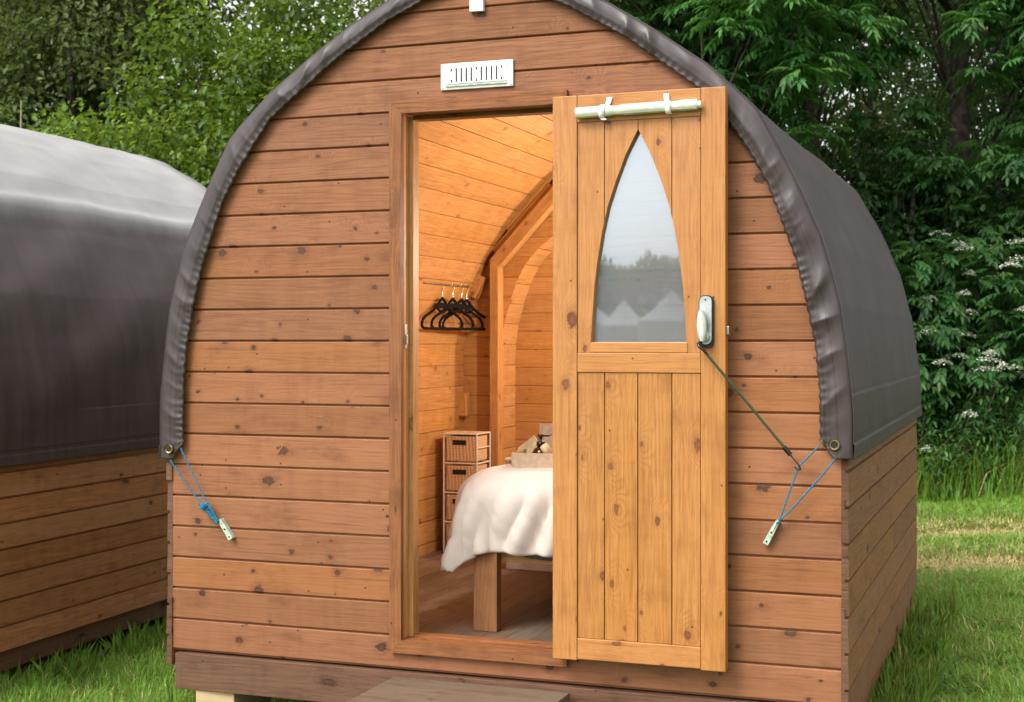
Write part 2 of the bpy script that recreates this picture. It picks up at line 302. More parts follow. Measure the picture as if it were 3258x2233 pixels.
def board_wall(mb, hw, zlo, zhi, z_first, y, hole=None, groove=.010, face_sign=1, xmin=None, bleachf=None, gh=.006, pitch=PITCH):
    """horizontal boards filling the outline half-width hw(z); hole = (x0, x1, z0, z1) or a function z->half width"""
    k = 0; z = z_first
    while z < zhi:
        prof = [(0, groove), (gh, groove), (gh+.0005, .002), (gh+.003, 0), (pitch*.35, 0), (pitch*.7, 0), (pitch-.003, 0), (pitch, .0025), (pitch, groove)]
        lv = sorted(set([(z+dz, dy) for dz, dy in prof]), key=lambda q: (q[0], -q[1] if q[0] < z+pitch-.001 else q[1]))
        bdL = (random.random(), 0, random.random()); bdR = (random.random(), 0, random.random())
        oL = (random.uniform(0, 90), random.uniform(0, 90)); oR = (random.uniform(0, 90), random.uniform(0, 90))
        # extra cut levels for the hole
        for e in ((hole[2], hole[3]) if isinstance(hole, tuple) else ()):
            for i in range(len(lv)-1):
                if lv[i][0] < e-1e-5 < lv[i+1][0]:
                    t = (e-lv[i][0])/(lv[i+1][0]-lv[i][0]); lv.insert(i+1, (e, lv[i][1]+t*(lv[i+1][1]-lv[i][1]))); break
        for (za, ya), (zb, yb) in zip(lv[:-1], lv[1:]):
            if za >= zhi or zb <= zlo: continue
            za, zb = max(za, zlo), min(zb, zhi)
            zm = (za+zb)/2; wa, wb = hw(za), hw(zb)
            if max(wa, wb) <= 1e-3: continue
            if isinstance(hole, tuple) and hole[2] <= zm <= hole[3]: sp = [((-wa, hole[0]), (-wb, hole[0]), bdL, oL), ((hole[1], wa), (hole[1], wb), bdR, oR)]
            elif callable(hole) and hole(zm) > 0: sp = [((-wa, -hole(za)), (-wb, -hole(zb)), bdL, oL), ((hole(za), wa), (hole(zb), wb), bdR, oR)]
            else: sp = [((-wa, wa), (-wb, wb), bdL, oL)]
            for (a0, a1), (b0, b1), bd, o in sp:
                if a1-a0 < .001 and b1-b0 < .001: continue
                b2 = (bd[0], bleachf(zm) if bleachf else .3, bd[2])
                mb.face([(a0, y+ya*face_sign, za), (a1, y+ya*face_sign, za), (b1, y+yb*face_sign, zb), (b0, y+yb*face_sign, zb)],
                        [(o[0]+a0, o[1]+za-z), (o[0]+a1, o[1]+za-z), (o[0]+b1, o[1]+zb-z), (o[0]+b0, o[1]+zb-z)], b2)
        z += pitch; k += 1

def resample(pts, n):
    P = np.array(pts, float); d = np.r_[0, np.cumsum(np.hypot(*np.diff(P, axis=0).T))]
    t = np.linspace(0, d[-1], n); return np.c_[np.interp(t, d, P[:, 0]), np.interp(t, d, P[:, 1])], t
def smooth(P, k=2):
    for _ in range(k): P[1:-1] = P[1:-1]*.5+(P[:-2]+P[2:])*.25
    return P
def nz(x, y, z=0): return mnoise.noise(Vector((x, y, z)))
def fbm(x, y, z=0, o=4):
    return sum(nz(x*2**i, y*2**i, z+7*i)/2**i for i in range(o))

def make_cover(parent, zl, zr, length, seed, mat, slack=1.0, ZS=lambda z: z):
    """canvas sheet over the arch, with a gathered band turned over the front edge"""
    def full(prof, zL, zR):
        c = interp_prof(prof); right = [(c(zR), zR)]+[p for p in prof if p[1] > zR+.01]; left = [(-c(zL), zL)]+[(-x, z) for x, z in prof if z > zL+.01]
        return left + right[::-1][1:]
    N = 1150
    A, t = resample(full(OUT, zl, zr), N); A = smooth(A, 3)
    B, _ = resample(full(INN, zl, zr), N); B = smooth(B, 3)
    T = np.zeros_like(A); T[1:-1] = A[2:]-A[:-2]; T[0] = A[1]-A[0]; T[-1] = A[-1]-A[-2]; T /= np.linalg.norm(T, axis=1)[:, None]
    NR = np.c_[-T[:, 1], T[:, 0]]                       # outward
    rows = []; Y = []; rb = 10
    for r in range(rb, -1, -1):                         # inner edge first
        q = r/rb; row = []
        for i in range(N):
            s = t[i]; edge = min(1, min(s, t[-1]-s)/.12)
            p = A[i]*(1-q)+B[i]*q
            puck = q**3*.0022*math.sin(2*math.pi*s/.038+3*nz(s*6, seed, 1))*(.6+.8*abs(nz(s*4, 3, seed)))
            p = p + NR[i]*puck
            sg_ = 1 if A[i][0] > 0 else -1; sl = s-sg_*q*.055
            w1 = 1-2.2*abs(nz(sl*7.5, q*.35, seed)); w2 = 1-2.4*abs(nz(sl*17, q*.5, seed+4))
            big_ = .013 if sg_ > 0 and s > t[-1]*.58 else .0065
            fold = big_*(max(0, w1)**1.5)*(.4+abs(nz(s*2.2, 1, seed+2))*1.6)+.0035*max(0, w2)**2*q+.0030*(.35+1.3*abs(nz(s*5, 9, seed)))*math.sin(2*math.pi*s/.027+7*nz(s*6, seed, 1))*max(0, (q-.62)/.38)**1.5
            y = -.024-.005*math.sin(math.pi*q)-.001*q - fold*math.sin(math.pi*.86*q)*(.3+.7*edge)
            zz_ = p[1]; end = zl if A[i][0] < 0 else zr
            if q > .55: zz_ = max(zz_, end+(q-.55)/.45*.058)
            if abs(q-.8) < .06: y += .0035
            row.append((p[0], y, zz_))
        rows.append(row); Y.append(-(q*.1))
    ns = 34
    nband = len(rows)
    for k in range(0, ns+1):
        y = -.022+(length+.04)*(k/ns)**1.3; row = []
        for i in range(N):
            s = t[i]; edge = min(1, min(s, t[-1]-s)/.5); f = k/ns
            hemz = min(s, t[-1]-s)
            side = (A[i][0] < 0)
            dsp = slack*(.010*fbm(s*1.6+y*.6, y*1.1, seed)-(.010*math.sin(math.pi*f) if slack < 1.5 else 0)) + slack*.006*nz((s+y*.5)*5, (y-s*.25)*1.2, seed+9)
            dsp *= min(1, f*7)*.97+.03
            if slack > 1.5:                             # loose, sagging cover: long slanting folds below the frame rail
                dsp += .026*math.sin((y*.95-(A[i][1])*2.2)*6.0+2*nz(y*1.2, s, seed))*max(0, 1-abs(A[i][1]-1.35)/.62)*.55
                kz = abs(abs(A[i][0])-.905)
                dsp += .018*math.exp(-(kz/.035)**2)*(1 if A[i][1] > 1.9 else 0)
            if A[i][1] < 1.12: dsp = max(dsp, .002)
            if hemz < .045: dsp += .004
            p = A[i]+NR[i]*(dsp+.002)
            row.append((p[0], y, p[1]))
        rows.append(row); Y.append(y)
    for q in (.5, 1.0):                                 # turned over the back edge
        rows.append([tuple((A[i]*(1-q*.8)+B[i]*q*.8)[[0]])+(length+.02+.008*q,)+tuple((A[i]*(1-q*.8)+B[i]*q*.8)[[1]]) for i in range(N)]); Y.append(length+.03+q*.08)
    rows = [[(p[0], p[1], ZS(p[2])) for p in row] for row in rows]
    mb = MB(); mb.grid(rows[:nband], lambda i, j: (Y[i], t[min(j, N-1)]), sm=True); mb.grid(rows[nband:], lambda i, j: (Y[nband+i], t[min(j, N-1)]), sm=True)
    o = mb.build('roof_cover', mat, parent, solid=.0028)
    for sx, zz in ((-1, zl+.037), (1, zr+.043)):
        e = MB(); x = 1.163*sx if sx < 0 else 1.156; cy = -.0405
        prof = [(.010, -.002), (.0105, -.004), (.013, -.005), (.0165, -.0035), (.0175, 0), (.0165, .002)]
        m = Matrix.Translation((x, cy, zz)) @ Matrix.Rotation(R(-90), 4, 'X')
        e.lathe([(r, -h) for r, h in prof], n=20, mat=m)
        rows2 = [[tuple(m @ Vector((.0105*math.cos(a), .0105*math.sin(a), -.001))) for a in np.linspace(0, 2*math.pi, 18)[:-1]]]
        e.face(rows2[0], mi=1)
        eo = e.build('eyelet', [MT['brass'], MT['black']], o)
    for off, dy in ((.062, 0.0),):
        for sd in (0, 1):
            pts = []; seam = MB()
            j = int(np.searchsorted(t, off)) if sd == 0 else N-1-int(np.searchsorted(t, off))
            for k in range(nband+2, nband+ns+1): pts.append(Vector(rows[k][j])+Vector((NR[j][0], 0, NR[j][1]))*.001)
            seam.tube(pts, .0012, 5); seam.build('hem_seam', mat, o)
    return o

def lap_side(parent, sx, y0, y1, name='side_wall', mat='lap'):
    mb = MB(); z = .126
    while z < .96:
        zt = z+PITCH+.022; L = y1-y0
        for a, b in ((y0+random.uniform(-.004, .004), y0+L*random.choice((.55, .62, 1, 1))), (None, y1)):
            if a is None: a = prev
            if b-a < .05: prev = b; continue
            prev = b+.002
            bd = (random.random(), random.random()*.5, random.random()); o = (random.uniform(0, 90), random.uniform(0, 90))
            xb0, xb1, xt0, xt1 = 1.172, 1.1955, 1.172, 1.1865
            q = [(1.172*sx, z), (1.1945*sx, z), (1.1915*sx, z+.0985), (1.182*sx, z+.100), (1.182*sx, zt), (1.172*sx, zt)]
            pts0 = [(x, a, zz) for x, zz in q]; pts1 = [(x, b, zz) for x, zz in q]
            vv = [0, .023, .1215, .131, .155, .165]
            for i in range(6):
                j = (i+1) % 6; v0, v1 = vv[i], (vv[j] if j else .175)
                mb.face([pts0[i], pts1[i], pts1[j], pts0[j]], [(o[0]+a, o[1]+v0), (o[0]+b, o[1]+v0), (o[0]+b, o[1]+v1), (o[0]+a, o[1]+v1)], bd)
            mb.face(pts0, [(o[0]+p[0]*.3, o[1]+p[2]) for p in pts0], bd, 1); mb.face(pts1[::-1], [(o[0]+p[0]*.3, o[1]+p[2]) for p in pts1[::-1]], bd, 1)
        z += PITCH
    w = mb.build(name, [MT[mat], MT['skirt']], parent, bevel=.0015)
    # plain sheathing behind the canvas, arch-shaped, keeps daylight out
    return w

def sheath(parent, length):
    pts = [(1.165, .15), (1.165, .93), (1.135, 1.0)]+[(x-.075 if x > .08 else x, z-.035) for x, z in OUT[3:]]
    full = [(-x, z) for x, z in pts]+[(x, z) for x, z in pts[::-1][1:]]
    mb = MB(); rows = [[(x, y, z) for x, z in full] for y in (.03, length)]
    mb.grid(rows, lambda i, j: (i*2.0, j*.1), sm=False)
    return mb.build('roof_shell', MT['lap'], parent)

def pod_shell(root, zl, zr, seed, tarp, slack, hole, PODL=2.64, rise=1.0):
    ZS = lambda z: z if z < .94 else .94+(z-.94)*rise
    HWn = lambda z: HW(z if z < .94 else .94+(z-.94)/rise)
    mb = MB()
    board_wall(mb, HWn, .179, ZS(2.487), Z0, 0.0, hole, bleachf=lambda z: .75 if z < 1.0 else (.75-(z-1.0)*.55 if z < 2.0 else .08))
    mb.build('front_wall', MT['clad'], root)
    mb = MB(); board_wall(mb, HWn, .179, ZS(2.487), Z0, PODL, None, face_sign=-1); mb.build('rear_wall', MT['clad'], root)
    for sx in (-1, 1): lap_side(root, sx, -.004, PODL, mat='lap_red' if slack > 1.5 else 'lap')
    sheath(root, PODL)
    mb = MB(); mb.box((-1.155, -.012, .045), (1.16, .045, .172), 0, bd=(.5, .45, .4)); 
    mb.build('skirting_board', MT['skirt'], root, bevel=.003)
    for sx in (-1, 1):
        mb = MB(); mb.box((min(sx*1.12, sx*1.178), .046, .035), (max(sx*1.12, sx*1.178), PODL, .16), 1, bd=(.5, .4, .4)); mb.build('skirting_board', MT['skirt'] if sx < 0 or slack > 1.5 else MT['lap'], root, bevel=.003)
    mb = MB(); mb.box((-1.11, .05, .14), (1.11, PODL-.02, .175), 1); mb.build('floor_deck', MT['skirt'], root)
    make_cover(root, zl, zr, PODL, seed, tarp, slack, ZS)

def make_frame(root):
    fr = MB(); a, b, zt, zb = -.312, .312, 2.084, .238; w = .043
    bd = lambda: (random.random(), random.random()*.4, random.random())
    # mitred architrave, standing 22 mm proud of the boards
    fr.prism([(a, zb), (a+w, zb+w), (a+w, zt-w), (a, zt)], -.022, .0, bd=(.25, .3, .5), off=(0, 0))
    fr.prism([(b, zb), (b, zt), (b-w, zt-w), (b-w, zb+w)], -.022, .0, bd=bd())
    # rotate grain: vertical members get their own uv below
    for f in range(len(fr.f)):
        fr.uv[f] = [(fr.v[i][2]+3.3*(f > 5), fr.v[i][0]+fr.v[i][1]) for i in fr.f[f]]
    n0 = len(fr.f)
    fr.prism([(a, zt), (a+w, zt-w), (b-w, zt-w), (b, zt)], -.0225, .0, bd=(.2, .0, .5), off=(5, 5))
    fr.prism([(a, zb), (b, zb), (b-w, zb+w), (a+w, zb+w)], -.0225, .0, bd=(.2, .3, .5), off=(9, 9))
    # jamb linings and stops through the wall thickness
    i0, i1, t0, b0 = a+w, b-w, zt-w, zb+w
    fr.box((i0-.03, .001, b0), (i0, .045, t0), 2, bd=(.9, .2, .3), mi=1); fr.box((i0-.03, .047, b0), (i0+.014, .095, t0), 2, bd=(.6, .1, .6), mi=1)
    fr.box((i1, .001, b0), (i1+.03, .045, t0), 2); fr.box((i1-.014, .047, b0), (i1+.03, .095, t0), 2)
    fr.box((i0, .001, t0), (i1, .045, t0+.03), 0, bd=(.2, 0, .4)); fr.box((i0+.0145, .047, t0-.014), (i1-.0145, .095, t0+.03), 0, bd=(.2, 0, .4))
    fr.box((i0, .001, b0-.03), (i1, .045, b0), 0, bd=(.7, .2, .6)); fr.box((i0+.0145, .047, b0-.03), (i1-.0145, .10, b0+.006), 0, bd=(.8, .2, .6))
    o = fr.build('door_frame', [MT['trim'], MT['line']], root, bevel=.002)
    st = MB(); st.box((-.2688, .004, 1.255), (-.2665, .030, 1.335), 2); st.box((-.2668, .010, 1.27), (-.262, .022, 1.30), 2)
    st.build('strike_plate', MT['steel'], o, bevel=.001)
    return o

# lancet window outline of the door
LW = [(1.277, .153), (1.36, .148), (1.455, .141), (1.54, .130), (1.62, .1165), (1.70, .098), (1.78, .071), (1.86, .040), (1.937, 0.0)]
WCX = .5635
def lw(z): return float(np.interp(z, [p[0] for p in LW], [p[1] for p in LW])) if z < 1.937 else -1
_ls = smooth(np.array([[p[0], p[1]] for p in LW]), 0)

def make_door(root, dx=0, mirror=False, y=-.085):
    d0, d1, zb, zt = .286, .838, .277, 2.052; th = .040
    mb = MB(); B = lambda lo, hi, ua, bd: mb.box(lo, hi, ua, bd=bd)
    B((d0, y, zb), (.3665, y+th, zt), 2, (.75, .35, .4)); B((.7615, y, zb), (d1, y+th, zt), 2, (.6, .3, .5))
    B((.3672, y+.001, 1.966), (.7608, y+th, zt), 0, (.5, .5, .6)); B((.3672, y+.001, 1.182), (.7608, y+th, 1.243), 0, (.55, .9, .6))
    B((.3672, y+.001, zb+.004), (.7608, y+th, .347), 0, (.6, .9, .5)); B((.410, y+.0015, 1.2435), (.7205, y+th-.005, 1.2765), 0, (.9, .8, .5))
    door = mb.build('door', MT['door'], root, bevel=.0025)
    lp = MB(); xs = [.3672, .4555, .5625, .6705, .7608]
    for k in range(4):
        lp.box((xs[k]+.0012, y+.005, .3475), (xs[k+1]-.0012, y+.03, 1.1815), 2, bd=((.2, .55, .35, .75)[k], .05, (.4, .6, .5, .3)[k]))
    lp.box((.368, y+.024, .348), (.760, y+.034, 1.181), 2, bd=(.1, 0, .5))
    lp.build('lower_panel', MT['door'], door, bevel=.002)
    # upper panel boards cut to the lancet
    up = MB(); zs = np.linspace(1.244, 1.9655, 130); f = y+.005; g = y+.013
    segs = [(.3672, .4555, (.55, .5, .5)), (.4555, WCX, (.8, .5, .4)), (WCX, .6705, (.65, .5, .6)), (.6705, .7608, (.4, .45, .4))]
    for si, (xa, xb, bd) in enumerate(segs):
        o = (random.uniform(0, 50), random.uniform(0, 50))
        for za, zc in zip(zs[:-1], zs[1:]):
            if za < 1.2765 and si in (0, 3):
                pass
            elif za < 1.2765: continue
            def cut(z):
                w = lw(z) if z >= 1.276 else lw(1.277)
                if si < 2: return xa+.0013, max(xa+.0013, min(xb-.0013, WCX-w if w >= 0 else xb-.0013))
                return min(xb-.0013, max(xa+.0013, WCX+w if w >= 0 else xa+.0013)), xb-.0013
            a0, a1 = cut(za); c0, c1 = cut(zc)
            if a1-a0 < 1e-4 and c1-c0 < 1e-4: continue
            up.face([(a0, f, za), (a1, f, za), (c1, f, zc), (c0, f, zc)], [(o[0]+za, o[1]+a0), (o[0]+za, o[1]+a1), (o[0]+zc, o[1]+c1), (o[0]+zc, o[1]+c0)], bd)
            for xg in (xa, xb):                          # groove bottoms between boards
                if abs(xg-WCX) > lw(za) and (abs(xg-.4555) < .001 or abs(xg-.6705) < .001 or xg == WCX):
                    up.face([(xg-.002, g, za), (xg+.002, g, za), (xg+.002, g, zc), (xg-.002, g, zc)], [(za, 0), (za, .01), (zc, .01), (zc, 0)], (.1, 0, .5))
    zz = np.linspace(1.2765, 1.937, 60)
    for s in (-1, 1):                                    # reveal of the cut-out
        for za, zc in zip(zz[:-1], zz[1:]):
            q = [(WCX+s*lw(za), f, za), (WCX+s*lw(za), y+.035, za), (WCX+s*max(0, lw(zc)), y+.035, zc), (WCX+s*max(0, lw(zc)), f, zc)]
            up.face(q if s > 0 else q[::-1], [(za, 0), (za, .03), (zc, .03), (zc, 0)], (.2, 0, .5))
    up.build('upper_panel', MT['door'], door)
    gm = MB(); rows = []
    for z in np.linspace(1.272, 1.944, 50):              # a thin sheet, very slightly bowed
        wd = max(.0, lw(min(max(z, 1.277), 1.9369)))+.006; k = (z-1.6)/.34
        rows.append([(WCX+wd*u, y+.0285-.0022*(1-(wd*u/.16)**2)-.004*(1-k*k), z) for u in np.linspace(-1, 1, 25)])
    gm.grid(rows, sm=True); gm.build('window_pane', MT['glass'], door)
    # rolled blind with two tapes
    bl = MB(); n = 26; rows = []
    for i in range(n):
        t = i/(n-1); x = .369+t*.386; zc = 1.992+t*.006; row = []
        for k in range(40):
            a = 2*math.pi*k/40; r = .0140*(1+.12*math.cos(a*2+1.1)+.035*nz(x*30, a*1.2, 2)) + (.0022 if k % 13 == 0 else 0)
            if abs(t-.34) < .03 or abs(t-.83) < .03: r *= .86
            row.append((x, y-.018+r*.85*math.cos(a), zc+r*1.12*math.sin(a)))
        rows.append(row)
    bl.grid(rows, closed=True); bl.face(rows[0][::-1]); bl.face(rows[-1])
    bl.tube([(.755, y-.018, 1.998), (.768, y-.018, 1.9985)], .011, 12)
    bo = bl.build('rolled_blind', MT['blind'], door)
    for tx, lean in ((.4525, .010), (.668, -.006)):
        tp = MB(); rows = []
        for k in range(15):
            a = math.pi*(-.62+1.45*k/14); r = .0165
            rows.append([(tx+s*.0085+lean*k/14, y-.018-r*math.cos(a), 1.995+r*1.25*math.sin(a)) for s in (-1, 1)])
        e = rows[-1]; rows.append([(p[0]+lean*.9, y-.006, p[2]+.018) for p in e]); rows.append([(p[0]+lean*1.2, y-.004, p[2]+.034) for p in e])
        tp.grid(rows, sm=True); st = rows[0]
        if lean > 0: tp.grid([st, [(p[0]+.011, y-.024, p[2]-.010) for p in st]])
        tp.build('blind_tape', MT['tape'], door, solid=.0015)
    # keypad lock with hanging knob
    lk = MB()
    def rrect(cx, cz, w, h, r, n=7):
        o = []
        for qx, qz, a0 in ((1, 1, 0), (-1, 1, 90), (-1, -1, 180), (1, -1, 270)):
            for k in range(n): a = R(a0+90*k/(n-1)); o.append((cx+qx*(w/2-r)+r*math.cos(a), cz+qz*(h/2-r)+r*math.sin(a)))
        return o
    lk.prism(rrect(.781, 1.3395, .046, .160, .019)[::-1], y-.010, y-.0005, mi=1)
    lk.prism(rrect(.781, 1.3435, .037, .146, .016)[::-1], y-.021, y-.0102, mi=0)
    lk.tube([(.784, y-.020, 1.295), (.784, y-.040, 1.293)], .011, 14)
    lk.tube([(.781, y-.0205, 1.405), (.781, y-.0222, 1.405)], .0028, 10, mi=1)
    for k in range(5): lk.tube([(.7835, y-.0205, 1.322+.009*k), (.7835, y-.0235, 1.322+.009*k)], .003, 8)
    lo = lk.build('keypad_lock', [MT['lockgrey'], MT['blackpl']], door, bevel=.0015)
    kb = MB(); rows = []
    for i in range(15):
        t = i/14; z = 1.372-.092*t; w = .0155*math.sin(math.pi*min(1, max(0, .06+t*.88)))**.45
        rows.append([(.7735+.003*t+w*math.cos(a), y-.045+.011*math.sin(a), z) for a in np.linspace(0, 2*math.pi, 17)[:-1]])
    kb.grid(rows, closed=True); kb.face(rows[0]); kb.face(rows[-1][::-1])
    kb.tube([(.781, y-.02, 1.30), (.776, y-.045, 1.30)], .009, 10)
    kb.build('turn_knob', MT['knob'], door, subs=1)
    kp = MB(); kp.box((d1, y+.012, 1.30), (d1+.008, y+.026, 1.325), 2); kp.build('latch', MT['steel'], door, bevel=.001)
    return door

def make_vent(root):
    v = MB(); x0, x1, z0, z1 = -.130, .125, 2.110, 2.197; y = -.010
    v.box((x0, y, z0), (x1, -.0005, z1), 0)
    o = v.build('air_vent', MT['whiteplastic'], root, bevel=.002)
    v = MB(); v.box((x0+.022, y-.003, z0+.018), (x1-.020, y-.0004, z1-.012), 0); v.build('slot_plate', MT['whiteplastic'], o, bevel=.0012)
    s = MB(); n = 11
    for k in range(n):
        x = x0+.040+k*.0177
        if k in (0, 5, 10):
            for zz in (2.133, 2.170): s.box((x-.0022, y-.0036, zz), (x+.0022, y-.0031, zz+.009), 2)
        else: s.box((x-.0024, y-.0036, 2.134), (x+.0024, y-.0031, 2.179), 2)
    s.build('slot', MT['black'], o)
    b = MB(); b.box((x0+.020, y-.005, z0+.010), (x1-.020, y-.0004, z0+.0145), 0); b.build('slider_bar', MT['cleat'], o)
    for px in (x0+.007, x1-.007):
        for pz in (z0+.007, z1-.007):
            c = MB(); c.tube([(px, y+.001, pz), (px, y-.0015, pz)], .003, 10); c.build('screw', MT['steel'], o)
    w = MB(); w.box((-.024, -.018, 2.361), (.024, -.0005, 2.402), 0)
    for k in range(6): w.box((-.019, -.0187, 2.3665+.006*k), (.019 if k % 2 else .012, -.0181, 2.3680+.006*k), 0, mi=1)
    w.box((-.004, -.0187, 2.364), (-.002, -.01815, 2.399), 2, mi=1)
    w.build('junction_box', [MT['whiteplastic'], MT['steel']], root, bevel=.0012)

LIN = [(1.02, .20), (1.02, 1.25), (.97, 1.48), (.885, 1.68), (.735, 1.905), (.535, 2.105), (.28, 2.27), (0, 2.375)]
ALC = [(.817, .20), (.817, 1.22), (.802, 1.358), (.770, 1.472), (.730, 1.586), (.682, 1.676), (.6, 1.760), (.4, 1.90), (.2, 1.985), (0, 2.02)]
def lining(parent, prof, y0, y1, name, bw=.105, nsub=1):
    full = [(x, z) for x, z in prof]; P, t = resample([(-x, z) for x, z in full]+[(x, z) for x, z in full[::-1][1:]], 400)
    P = smooth(P, 12); mb = MB(); n = int(t[-1]/bw)
    for k in range(n):
        a, b = t[-1]*k/n, t[-1]*(k+1)/n; bd = (random.random(), random.random()*.5, random.random()); o = (random.uniform(0, 90), random.uniform(0, 90))
        g = .0022; ts = [a, a+g, a+g+.002, (a+b)/2, b-.002, b]
        pt = []
        for i, s in enumerate(ts):
            p = np.array([np.interp(s, t, P[:, 0]), np.interp(s, t, P[:, 1])]); q = np.array([np.interp(s+.003, t, P[:, 0]), np.interp(s+.003, t, P[:, 1])]) - np.array([np.interp(s-.003, t, P[:, 0]), np.interp(s-.003, t, P[:, 1])])
            q /= np.linalg.norm(q)+1e-9; nrm = np.array([-q[1], q[0]])
            dep = .006 if i < 2 else (.0015 if i in (5, 2) else 0); p = p+nrm*dep; pt.append((p, s))
        cuts = [y0, y1] if y1-y0 < .5 else sorted([y0, y1, y0+(y1-y0)*random.uniform(.25, .8)])
        for ya, yb in zip(cuts[:-1], cuts[1:]):
            bd = (random.random(), random.random()*.5, random.random())
            for (p, s), (q, s2) in zip(pt[:-1], pt[1:]):
                mb.face([(p[0], ya, p[1]), (q[0], ya, q[1]), (q[0], yb, q[1]), (p[0], yb, p[1])],
                        [(o[0]+ya, o[1]+s-a), (o[0]+ya, o[1]+s2-a), (o[0]+yb, o[1]+s2-a), (o[0]+yb, o[1]+s-a)], bd)
    return mb.build(name, MT['line'], parent)

def make_interior(root):
    lining(root, LIN, .062, 2.38, 'ceiling_lining')
    lining(root, ALC, 2.381, 2.60, 'alcove_lining')
    hl, ha = interp_prof(LIN), interp_prof(ALC)
    mb = MB(); board_wall(mb, lambda z: hl(z)+.02 if z < 2.375 else 0, .22, 2.38, .20, 2.38, hole=lambda z: ha(z) if z < 2.02 else 0, groove=.005, gh=.003, pitch=.1)
    mb.build('partition_wall', MT['line'], root)
    mb = MB(); board_wall(mb, lambda z: ha(z)+.015 if z < 2.02 else 0, .22, 2.03, .20, 2.60, groove=.005, gh=.003, pitch=.094); mb.build('alcove_wall', MT['line'], root)
    # inner face of the front wall
    mb = MB(); board_wall(mb, lambda z: hl(z)+.03, .2, 2.37, .2, .06, hole=(-.30, .30, .25, 2.07), face_sign=-1, groove=.004); mb.build('front_lining', MT['line'], root)
    mb = MB()
    for k in range(24):
        x = -1.04+k*.0875; y = .05
        while y < 2.62:
            e = min(2.62, y+random.uniform(.5, 1.3)); mb.box((x, y+.0006, .235), (x+.0868, e-.0006, .26), 1, bd=(random.random(), random.random()*.7, random.random())); y = e
    mb.build('plank_floor', MT['floor'], root, bevel=.0008)
    for sx in (-1, 1):
        p = MB(); a, b = sorted((sx*.846, sx*.800)); p.box((a, 2.300, .26), (b, 2.378, 1.690), 2, bd=(.6, .2, .5)); p.build('arch_post', MT['line'], root, bevel=.003)
        br = MB(); v = Vector((.333, 0, .356)).normalized(); L = .60
        ang = math.atan2(.356, .333); m = Matrix.Translation((-.846, 0, 1.690)) @ Matrix.Rotation(-ang, 4, 'Y')
        if sx > 0: m = Matrix.Scale(-1, 4, (1, 0, 0)) @ m
        br.box((.004, 2.302, -.062), (L, 2.378, 0), 0, mat=m, bd=(.4, .1, .4)); br.box((.035, 2.335, .003), (L-.12, 2.379, .036), 0, mat=m, bd=(.3, 0, .6)); br.box((.16, 2.345, .0365), (L+.05, 2.3785, .075), 0, mat=m, bd=(.5, 0, .6))
        br.build('arch_brace', MT['line'], root, bevel=.003)
    tp = MB(); tp.box((-.44, 2.302, 2.085), (.44, 2.378, 2.145), 0); tp.build('arch_brace', MT['line'], root, bevel=.003)
    for (x, z, rx, h) in ((-.925, 1.555, 24, .12), (-1.0, .958, 0, .12)):
        m = Matrix.Translation((x, 2.33, z)) @ Matrix.Rotation(R(rx), 4, 'Y'); w = MB(); w.box((-.026, -.022, -h/2), (.026, .03, h/2), 2, mat=m, bd=(.8, .6, .5))
        wo = w.build('wall_block', MT['line'], root, bevel=.008)
        for dz in (-.035, .035): sc = MB(); sc.tube([m @ Vector((.004, -.0215, dz)), m @ Vector((.004, -.0235, dz))], .005, 10); sc.build('screw_head', MT['steel'], wo)
    r = MB(); r.tube([(-.945, 1.69, 1.553), (-.945, 2.265, 1.553)], .0085, 10)
    for y in (1.69, 2.15):
        r.tube([(-.99, y, 1.565), (-.945, y, 1.553)], .006, 8); r.box((-.985, y-.014, 1.535), (-.978, y+.014, 1.592), 2); r.tube([(-.955, y, 1.59), (-.95, y, 1.545)], .005, 8)
    r.build('clothes_rail', MT['steel'], root)

def make_cleat(root, p, q):
    p, q = Vector(p), Vector(q); d = (q-p).normalized(); ang = math.atan2(d.x, -d.z); L = (q-p).length
    m = Matrix.Translation(p) @ Matrix.Rotation(-ang, 4, 'Y')
    c = MB(); poly = [(-.006, .0), (.006, .0), (.0075, -L*.45), (.0085, -L), (-.0085, -L), (-.0075, -L*.45)]
    def pr(poly, y0, y1):
        mm = MB(); mm.prism(poly, y0, y1)
        b = len(c.v); c.v += [tuple(m @ Vector(v)) for v in mm.v]; c.f += [tuple(b+i for i in f) for f in mm.f]; c.uv += mm.uv; c.bd += mm.bd; c.mi += mm.mi; c.sm += mm.sm
    pr(poly[::-1], -.010, .012); pr([(-.0055, -.006), (-.0055, -L*.42), (.0015, -L*.45), (.0015, -.006)], -.014, -.0102)
    o = c.build('rope_cleat', MT['cleat'], root, bevel=.0015)
    for t in (.5, .88): s = MB(); a = m @ Vector((0, -.0098, -L*t)); s.tube([a, a+Vector((0, -.0016, 0))], .0032, 8); s.build('screw_head', MT['black'], o)

# ================================================================== main pod
pod = empty('camping_pod', (0, 0, 0), label='timber camping pod in the centre with an open honey coloured door and dark arched cover', cat='camping pod', group='camping pods in the field')
pod_shell(pod, .862, .928, 1.3, MT['tarp'], .8, (-.29, .29, .258, 2.062))
make_frame(pod); make_door(pod); make_vent(pod); make_interior(pod)
make_cleat(pod, (-.967, -.014, .654), (-.921, -.014, .588)); make_cleat(pod, (.985, -.014, .734), (.947, -.014, .662))
